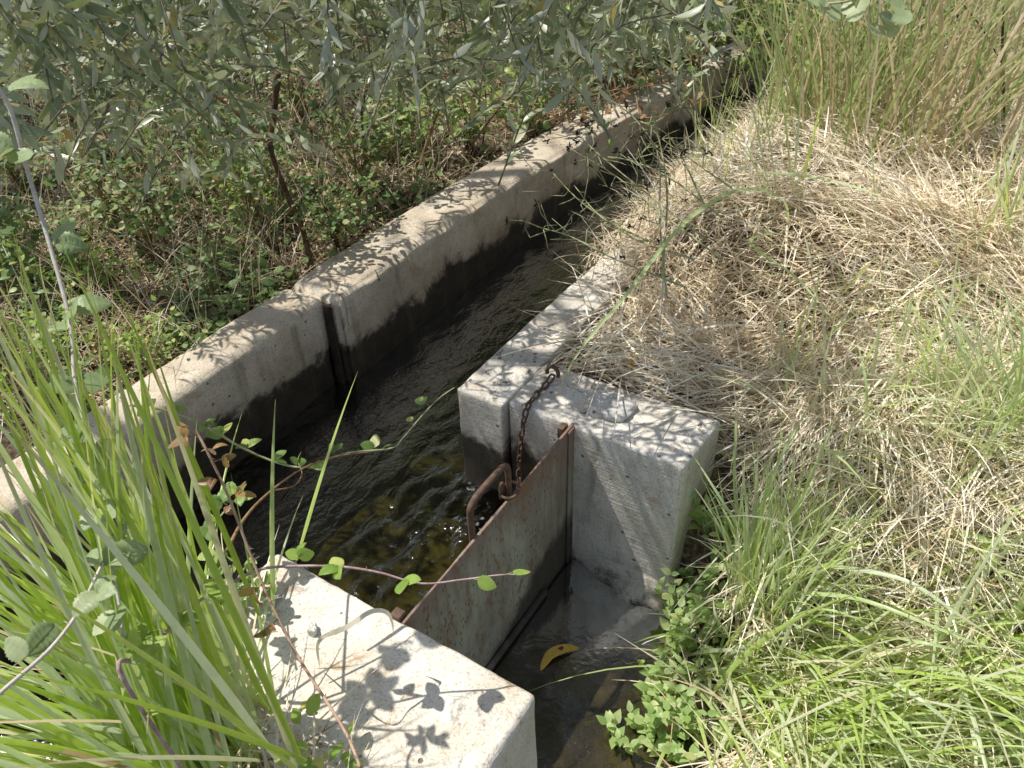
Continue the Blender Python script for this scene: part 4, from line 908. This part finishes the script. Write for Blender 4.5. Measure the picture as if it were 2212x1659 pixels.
for q in tips:
    m = 7; d = rng.standard_normal((m, 3)); d /= np.linalg.norm(d, axis=1, keepdims=True)
    sd = Acc(); leaves(sd, np.repeat(q[None], m, 0), d, rng.standard_normal((m, 3)), rng.uniform(.008, .02, m), .006, 'dry', .2); sd.build('seed_head', M['seed'], wr)
a.build('stems', M['vine'], wr)

# fig leaves at the top right
def lobed_leaf(acc, c, d, nrm, size, tint):
    d = d/np.linalg.norm(d); y = np.cross(nrm, d); y /= np.linalg.norm(y); z = np.cross(d, y)
    th = np.linspace(-2.7, 2.7, 37); r = .55+.45*np.abs(np.cos(th*1.5))**.7; r *= (1-.12*np.abs(th)/2.7)
    ring = np.array([c+size*.5*(d*(r_*math.cos(t)+.3)+y*r_*math.sin(t)+z*.25*r_*r_*random.uniform(.6, 1)) for t, r_ in zip(th, r)])
    V = np.vstack([c[None]+d*size*.15, ring]); F = [[0, i, i+1, i+2] for i in range(1, 36, 2)]
    acc.add(V, F, tint, .4)
fr = empty('fig_shoot', pt(1900, -80, 2.6), 'lobed pale green fig leaves drooping in at the top edge above the reeds', 'fig'); fs = Acc()
tube(fs, smooth_path([pt(1960, -120, 2.6), pt(1900, -40, 2.55), pt(1840, 0, 2.5), pt(1760, 10, 2.5)], 5), [.005, .003], 6); fs.build('stem', M['vine'], fr)
for x, y in [(1850, 10), (1900, 50), (1925, 25), (1790, 10), (1880, -20), (1750, -10)]:
    la = Acc(); lobed_leaf(la, pt(x, y, 2.5), np.array([random.uniform(-1, 1), -.6, -.5]), np.array([-.5, -.4, 1])+.4*rng.standard_normal(3), .085, random.uniform(.5, .95)); la.build('leaf', M['bramble_pale'], fr)

# broad-leaved weeds beside pier and pool
def weed(px, py, h, n, ls, label, z0=-.5, spread=.07):
    b = onground(px, py, z0); root = empty('mint_weed', b, label, 'weed', 'broad-leaved weeds beside the pool'); sa = Acc(); la = Acc()
    for i in range(n):
        az = random.uniform(0, 6.28); hh = h*random.uniform(.5, 1.1)
        o_ = np.array([spread*random.uniform(-1, 1), spread*random.uniform(-1, 1), 0]); bb = b+o_; bb[2] = float(gz(bb))
        p = smooth_path([bb, bb+np.array([.012*math.cos(az), .012*math.sin(az), hh*.5]), bb+np.array([.035*math.cos(az), .035*math.sin(az), hh])], 4); tube(sa, p, [.0018, .001], 5, tint=.6)
        for j in range(2, len(p), 2):
            a0 = random.uniform(0, 3.14)+j*1.57/2
            for s in (0, math.pi):
                Ls = ls*random.uniform(.7, 1.1)*(1.1-.3*j/len(p)); leaves(la, p[j][None], np.array([math.cos(a0+s), math.sin(a0+s), .35]), np.array([.2*random.gauss(0, 1), .2*random.gauss(0, 1)-.1, 1]), Ls, Ls*.62, 'ovate', random.uniform(0, .92))
    sa.build('stems', M['vine'], root); la.build('leaves', M['mint'], root)
weed(1500, 1340, .17, 15, .042, 'yellowish-green leafy weed at the near corner of the pier foot')
weed(1550, 1240, .20, 16, .042, 'dark green leafy weed tucked between the pier side and the upright tussock')
weed(1465, 1440, .10, 9, .040, 'pale leafy weed on the pool bank below the pier corner')
weed(1440, 1530, .10, 10, .042, 'sunlit green weed beside the shrivelled brown leaf on the pool bank')
weed(1385, 1610, .09, 9, .040, 'small pale weed overhanging the pool at the bottom edge')
weed(1510, 1610, .12, 12, .042, 'light green weed in the grass at the bottom edge', -.45)
# sprig in the pool
la = Acc(); b = at(1384, 1432, -.535)
for i in range(3):
    q = i*2.09+.4; leaves(la, b[None], np.array([math.cos(q), math.sin(q), .25]), np.array([0, 0, 1.]), .014, .012, 'round', .7)
tag(la.build('clover_sprig', M['weed']), 'tiny three-leaved sprig floating by the pool edge', 'sprig')

# individual dry leaves
DL = 'dry fallen leaves'
def dryleaf(px, py, L, label, tint, mat='dry_leaf', z0=0., lift=.03, kind='dry'):
    b = onground(px, py, z0)+np.array([0, 0, lift]); la = Acc(); az = random.uniform(0, 6.28)
    leaves(la, b[None], np.array([math.cos(az), math.sin(az), .1]), np.array([.3*random.gauss(0, 1), -.4, 1]), L, L*.42, kind, tint); tag(la.build('fallen_leaf', M[mat], None), label, 'leaf', DL)
dryleaf(1360, 822, .07, 'yellow-orange dry leaf in the straw behind the pier', .5, 'yellow', lift=.05)
dryleaf(1465, 805, .085, 'long tan dry leaf in the straw behind the pier', .9, lift=.06)
dryleaf(1560, 880, .05, 'small rusty leaf in the straw at the back corner of the pier', .4)
dryleaf(1700, 560, .06, 'pale dry leaf in the sunlit straw below the sedge', 1.)
dryleaf(1850, 650, .06, 'tan leaf in the middle of the straw bank', .8)
dryleaf(2060, 640, .07, 'pale brown leaf in the straw near the right edge', .9)
dryleaf(1520, 1280, .03, 'small orange leaf caught in the yellowish weed at the pier foot', .5, z0=-.5, lift=.1)
dryleaf(1395, 1520, .035, 'shrivelled dark brown leaf at the pool edge', .05, z0=-.5, lift=.02)
dryleaf(1455, 1590, .045, 'orange-brown leaf among the weeds at the bottom edge', .6, z0=-.45, lift=.04)
dryleaf(1860, 1390, .05, 'brown leaf under the drooping grass on the lower bank', .3, z0=-.4)
for i, (x, y, t_) in enumerate([(725, 290, 'cluster'), (745, 260, 0), (990, 230, 0)]):
    dryleaf(x, y, .06, ['orange dead leaf hanging in the scrub left of the straight dead stem', 'upper orange dead leaf left of the straight dead stem', 'orange dead leaf among the broad-leaved bramble'][i], .5, lift=.15)

# white dead twigs on the right bank
for pts_, ttl in [([(1690, 560), (1760, 620), (1830, 690), (1900, 740), (1925, 830)], 'long whitish dead twig arching over the sunlit straw'), ([(1905, 1440), (1880, 1360), (1890, 1290), (1855, 1180)], 'pale dead twig standing in the drooping grass'), ([(1430, 840), (1425, 700), (1435, 560), (1425, 430), (1340, 300)], 'thin grey twig rising from the straw behind the pier and bending left')]:
    a = Acc(); b = onground(*pts_[0], -.2)
    n_ = len(pts_); d0 = np.linalg.norm(b-EYE)
    tube(a, smooth_path([b]+[pt(x, y, d0-.05*math.sin(i/(n_-1)*2.6)-(0 if ttl[0] == 'l' else -.05*i)) for i, (x, y) in enumerate(pts_[1:], 1)], 6), [.003, .0025, .0012], 6, knob=.3)
    tag(a.build('dead_twig', M['cane']), ttl, 'twig', 'whitish dead twigs on the right bank')

# ------------------------------------------------------------------ the olive tree
SUN_EL = math.radians(62); A_OFF = math.radians(9)
sun_h = -VA*math.cos(A_OFF)-UA*math.sin(A_OFF)      # horizontal direction towards the sun
SUN = np.array([sun_h[0]*math.cos(SUN_EL), sun_h[1]*math.cos(SUN_EL), math.sin(SUN_EL)])
tree = empty('olive_tree', (-3.9, 3.3, 0), 'grey-green olive tree whose drooping sprigs fill the top left, with green olives', 'olive tree')
ta = Acc(); base = np.array([-3.9, 3.3, float(gz(np.array([-3.9, 3.3, 0])))-.05]); fork = np.array([-3.5, 3.3, 1.5])
tube(ta, smooth_path([base, base+np.array([.06, 0, .5]), np.array([-3.6, 3.32, 1.0]), fork], 6), [.24, .18, .16, .14], 14, knob=.12); ta.build('trunk', M['bark'], tree)
limbs = [[fork, (-2.9, 3.2, 2.6), (-1.9, 2.9, 3.5), (-.9, 2.6, 3.6), (-.1, 2.3, 3.2)], [fork, (-3.0, 3.9, 2.7), (-2.1, 4.2, 3.7), (-1.0, 4.3, 3.9), (.2, 4.3, 3.5)], [fork, (-3.0, 2.8, 2.7), (-2.5, 2.3, 3.5), (-1.9, 1.9, 3.7)], [fork, (-3.3, 4.2, 2.8), (-2.7, 5.2, 3.6), (-1.5, 5.6, 3.9), (-.1, 5.8, 3.5)], [fork, (-4.2, 3.0, 2.8), (-4.8, 2.6, 3.6)]]
lp = []
for l in limbs:
    la = Acc(); p = smooth_path(l, 8); tube(la, p, [.09, .06, .035, .014], 9, knob=.15); la.build('limb', M['bark'], tree); lp.append(p)
LP = np.concatenate(lp)
ca = Acc(); tw = Acc()
def spray(tip, d, L, nl, parent_pt=None, droop=.25):
    d = d/np.linalg.norm(d); p3 = tip; p0 = tip-d*L; mid_ = .5*(p0+p3)+np.array([0, 0, droop*L*.4])
    p = smooth_path([p0, mid_, p3], 5); tube(tw, p, [.0026, .0012], 4)
    if parent_pt is not None:
        tube(tw, smooth_path([parent_pt, .5*(parent_pt+p0)+np.array([0, 0, .06]), p0], 4), [.006, .003], 5)
    m = nl; s = np.repeat(np.linspace(.12, 1, (m+1)//2), 2)[:m]; idx = s*(len(p)-1.001); i = idx.astype(int); f = (idx-i)[:, None]
    q = p[i]*(1-f)+p[i+1]*f
    t = np.gradient(p, axis=0)[i]; t /= np.linalg.norm(t, axis=1, keepdims=True)
    ref = rng.standard_normal(3); sd_ = np.cross(t, ref); sd_ /= np.linalg.norm(sd_, axis=1, keepdims=True); ot = np.cross(t, sd_)
    ph = (np.arange(m)//2)*1.57+(np.arange(m) % 2)*np.pi+rng.normal(0, .3, m)
    out = sd_*np.cos(ph)[:, None]+ot*np.sin(ph)[:, None]
    spread = rng.uniform(.5, 1.1, m)[:, None]
    D = t*(1-.25*spread)+out*spread+np.array([0, 0, -.05])
    nr = t*.9-out*.2+np.array([0, 0, .6])
    Ls = rng.uniform(.03, .075, m); leaves(ca, q, D, nr, Ls, Ls*rng.uniform(.2, .29, m), 'olive')
# overhead crown, placed by where its shade falls
ns = 0
while ns < 205:
    us = random.uniform(.95, 6.); vs = random.uniform(-4.8, -.15)
    dens = .22 if vs > -.55 else (.42 if vs > -1.2 else (.6 if vs > -2.1 else .55))
    if us < 1.9 and vs < -2.3: dens *= .5
    if us < 1.3: dens *= (us-.95)/.35*.6
    if vs > -1.0 and us > 1.9: dens *= .45
    if vs > -1.3 and us > 2.9: dens *= .3
    if random.random() > dens: continue
    z = random.uniform(2.1, 4.4); tip = W(us, vs, 0, False)+SUN*(z/SUN[2])
    near = LP[np.argmin(np.linalg.norm(LP-tip, axis=1))]
    d = tip-near+np.array([0, 0, -.2])+rng.standard_normal(3)*.5
    spray(tip, d, random.uniform(.18, .34), random.randint(18, 30), near if random.random() < .25 else None); ns += 1
# drooping sprigs that hang into the picture
vis = []
while len(vis) < 520:
    x = random.uniform(-60, 1560); y = random.triangular(-260, 480, 60); d = random.uniform(1.75, 3.6)
    if y > (430 if x < 420 else 300 if x < 720 else 250)-.05*max(0, x-300) and not (430 < x < 660 and y < 470): continue
    if x > 1350 and y > 130: continue
    if 545 < x < 700 and y > 110: continue
    if y > 200 and random.random() < .45: continue
    if x < 200 and random.random() < .3: continue
    tip = pt(x, y, d)
    if tip[2] < .2: continue
    vis.append((tip, x))
vis += [(pt(x, y, d), x) for x, y, d in [(500, 300, 2.1), (520, 230, 2.1), (470, 210, 2.1), (690, 330, 2.15), (500, 330, 2.1), (430, 260, 2.15), (1290, 250, 2.3), (1240, 190, 2.3), (1340, 150, 2.3)]]
for tip, x in vis:
    near = LP[np.argmin(np.linalg.norm(LP-tip, axis=1))]
    d = np.array([random.uniform(-.6, .9), random.uniform(-.9, .2), random.uniform(-1.0, -.1)])
    if random.random() < .5: d = np.array([random.uniform(-1, 1), random.uniform(-1, 1), random.uniform(-.3, .8)])
    spray(tip, d, random.uniform(.16, .34), random.randint(16, 26), None)
# hanging twigs that carry the sprigs
for k in range(26):
    x = random.uniform(250, 1450); y = random.uniform(60, 230); dd = random.uniform(2., 3.); e = pt(x, y, dd); st_ = LP[random.randrange(len(LP))]
    top = np.array([e[0]+random.uniform(-.5, .1), e[1]+random.uniform(-.1, .4), 2.6])
    tube(tw, smooth_path([top, .5*(top+e)+np.array([.05, 0, .12]), e], 6), [.007, .0045, .002], 5, knob=.2)
tw.build('twigs', M['twig'], tree); ca.build('crown', M['olive_leaf'], tree)
for x, y, d in [(1530, 50, 2.3), (1545, 58, 2.3), (1560, 52, 2.31), (1320, 310, 2.35), (1385, 178, 2.4), (960, 35, 2.2), (1040, 162, 2.25), (1060, 160, 2.25), (1010, 80, 2.3), (1105, 80, 2.3), (350, 500, 2.1), (735, 105, 2.2), (440, 100, 2.3), (1180, 270, 2.4)]:
    bm = bmesh.new(); bmesh.ops.create_uvsphere(bm, u_segments=14, v_segments=10, radius=.0095)
    c = pt(x, y, d)
    for v in bm.verts: v.co.z *= 1.35; v.co += Vector(c.tolist())-tree.location
    me = bpy.data.meshes.new('olive'); bm.to_mesh(me); bm.free(); me.materials.append(M['olive'])
    for p_ in me.polygons: p_.use_smooth = True
    o = bpy.data.objects.new('olive', me); COL.objects.link(o); o.parent = tree

# unseen trees added upstream to block sky reflections in the water
for i, (x, y, h_, r_, ttl) in enumerate([(-3.2, 8.6, 7.0, 1.9, 'unseen tree added at the back left to darken the water reflections'), (-.4, 9.1, 10.5, 2.6, 'tall unseen tree added behind the channel end to darken the water reflections'), (2.3, 9.0, 10.5, 2.6, 'tall unseen tree added behind the reeds to darken the water reflections'), (1.0, 8.6, 11.0, 2.4, 'dense unseen tree added in line with the channel to darken the water reflections'), (3.7, 9.0, 7.2, 1.9, 'unseen tree added behind the tan reed clumps to darken the water reflections'), (5.0, 8.6, 5.0, 1.8, 'unseen tree added at the back right behind the dry reeds to darken the water reflections')]):
    rt = empty('unseen_backdrop_tree', (x, y, 0), ttl, 'tree', 'unseen trees added to darken the water reflections'); ta = Acc(); tube(ta, smooth_path([(x, y, -.1), (x+.1, y, 1.2), (x-.1, y, 2.6)], 5), [.12, .09, .04], 8); ta.build('trunk', M['bark'], rt)
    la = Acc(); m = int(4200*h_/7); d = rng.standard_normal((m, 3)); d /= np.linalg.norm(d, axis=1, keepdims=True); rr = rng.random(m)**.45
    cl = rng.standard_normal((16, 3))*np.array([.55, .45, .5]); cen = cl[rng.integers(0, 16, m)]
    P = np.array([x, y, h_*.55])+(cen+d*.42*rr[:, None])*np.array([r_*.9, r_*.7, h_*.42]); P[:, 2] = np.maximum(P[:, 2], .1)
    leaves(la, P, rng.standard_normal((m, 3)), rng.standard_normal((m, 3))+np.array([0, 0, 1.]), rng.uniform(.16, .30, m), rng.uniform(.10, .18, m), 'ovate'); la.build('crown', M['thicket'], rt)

# ------------------------------------------------------------------ light, sky, camera
w = bpy.data.worlds.new('World'); sc.world = w; w.use_nodes = True; nt = w.node_tree
bg = nt.nodes['Background']; sky = nt.nodes.new('ShaderNodeTexSky'); sky.sky_type = 'NISHITA'; sky.sun_disc = False
sky.sun_elevation = SUN_EL; sky.sun_rotation = math.atan2(SUN[0], SUN[1]); sky.altitude = 200; sky.dust_density = 1.5
hs = nt.nodes.new('ShaderNodeHueSaturation'); hs.inputs['Saturation'].default_value = .7; nt.links.new(sky.outputs[0], hs.inputs['Color']); nt.links.new(hs.outputs[0], bg.inputs[0]); bg.inputs[1].default_value = .13
sl = bpy.data.lights.new('sun', 'SUN'); sl.energy = 5.0; sl.angle = math.radians(.53); sl.color = (1, .945, .85)
so = bpy.data.objects.new('sun', sl); COL.objects.link(so); so.rotation_euler = Vector((-SUN).tolist()).to_track_quat('-Z', 'Y').to_euler()

cam = bpy.data.cameras.new('camera'); co = bpy.data.objects.new('camera', cam); COL.objects.link(co)
cam.sensor_fit = 'HORIZONTAL'; cam.sensor_width = 17.3; cam.lens = FPX/2212*17.3; cam.clip_start = .05; cam.clip_end = 1000
from mathutils import Matrix
mw = Matrix(((_R[0], _U[0], -_fw[0], 0), (_R[1], _U[1], -_fw[1], 0), (_R[2], _U[2], -_fw[2], H_CAM), (0, 0, 0, 1)))
co.matrix_world = mw
cam.dof.use_dof = True; cam.dof.focus_distance = 1.9; cam.dof.aperture_fstop = 6.3
sc.camera = co
sc.view_settings.view_transform = 'Standard'; sc.view_settings.look = 'None'; sc.view_settings.exposure = 0
sc.cycles.max_bounces = 7; sc.cycles.transparent_max_bounces = 8
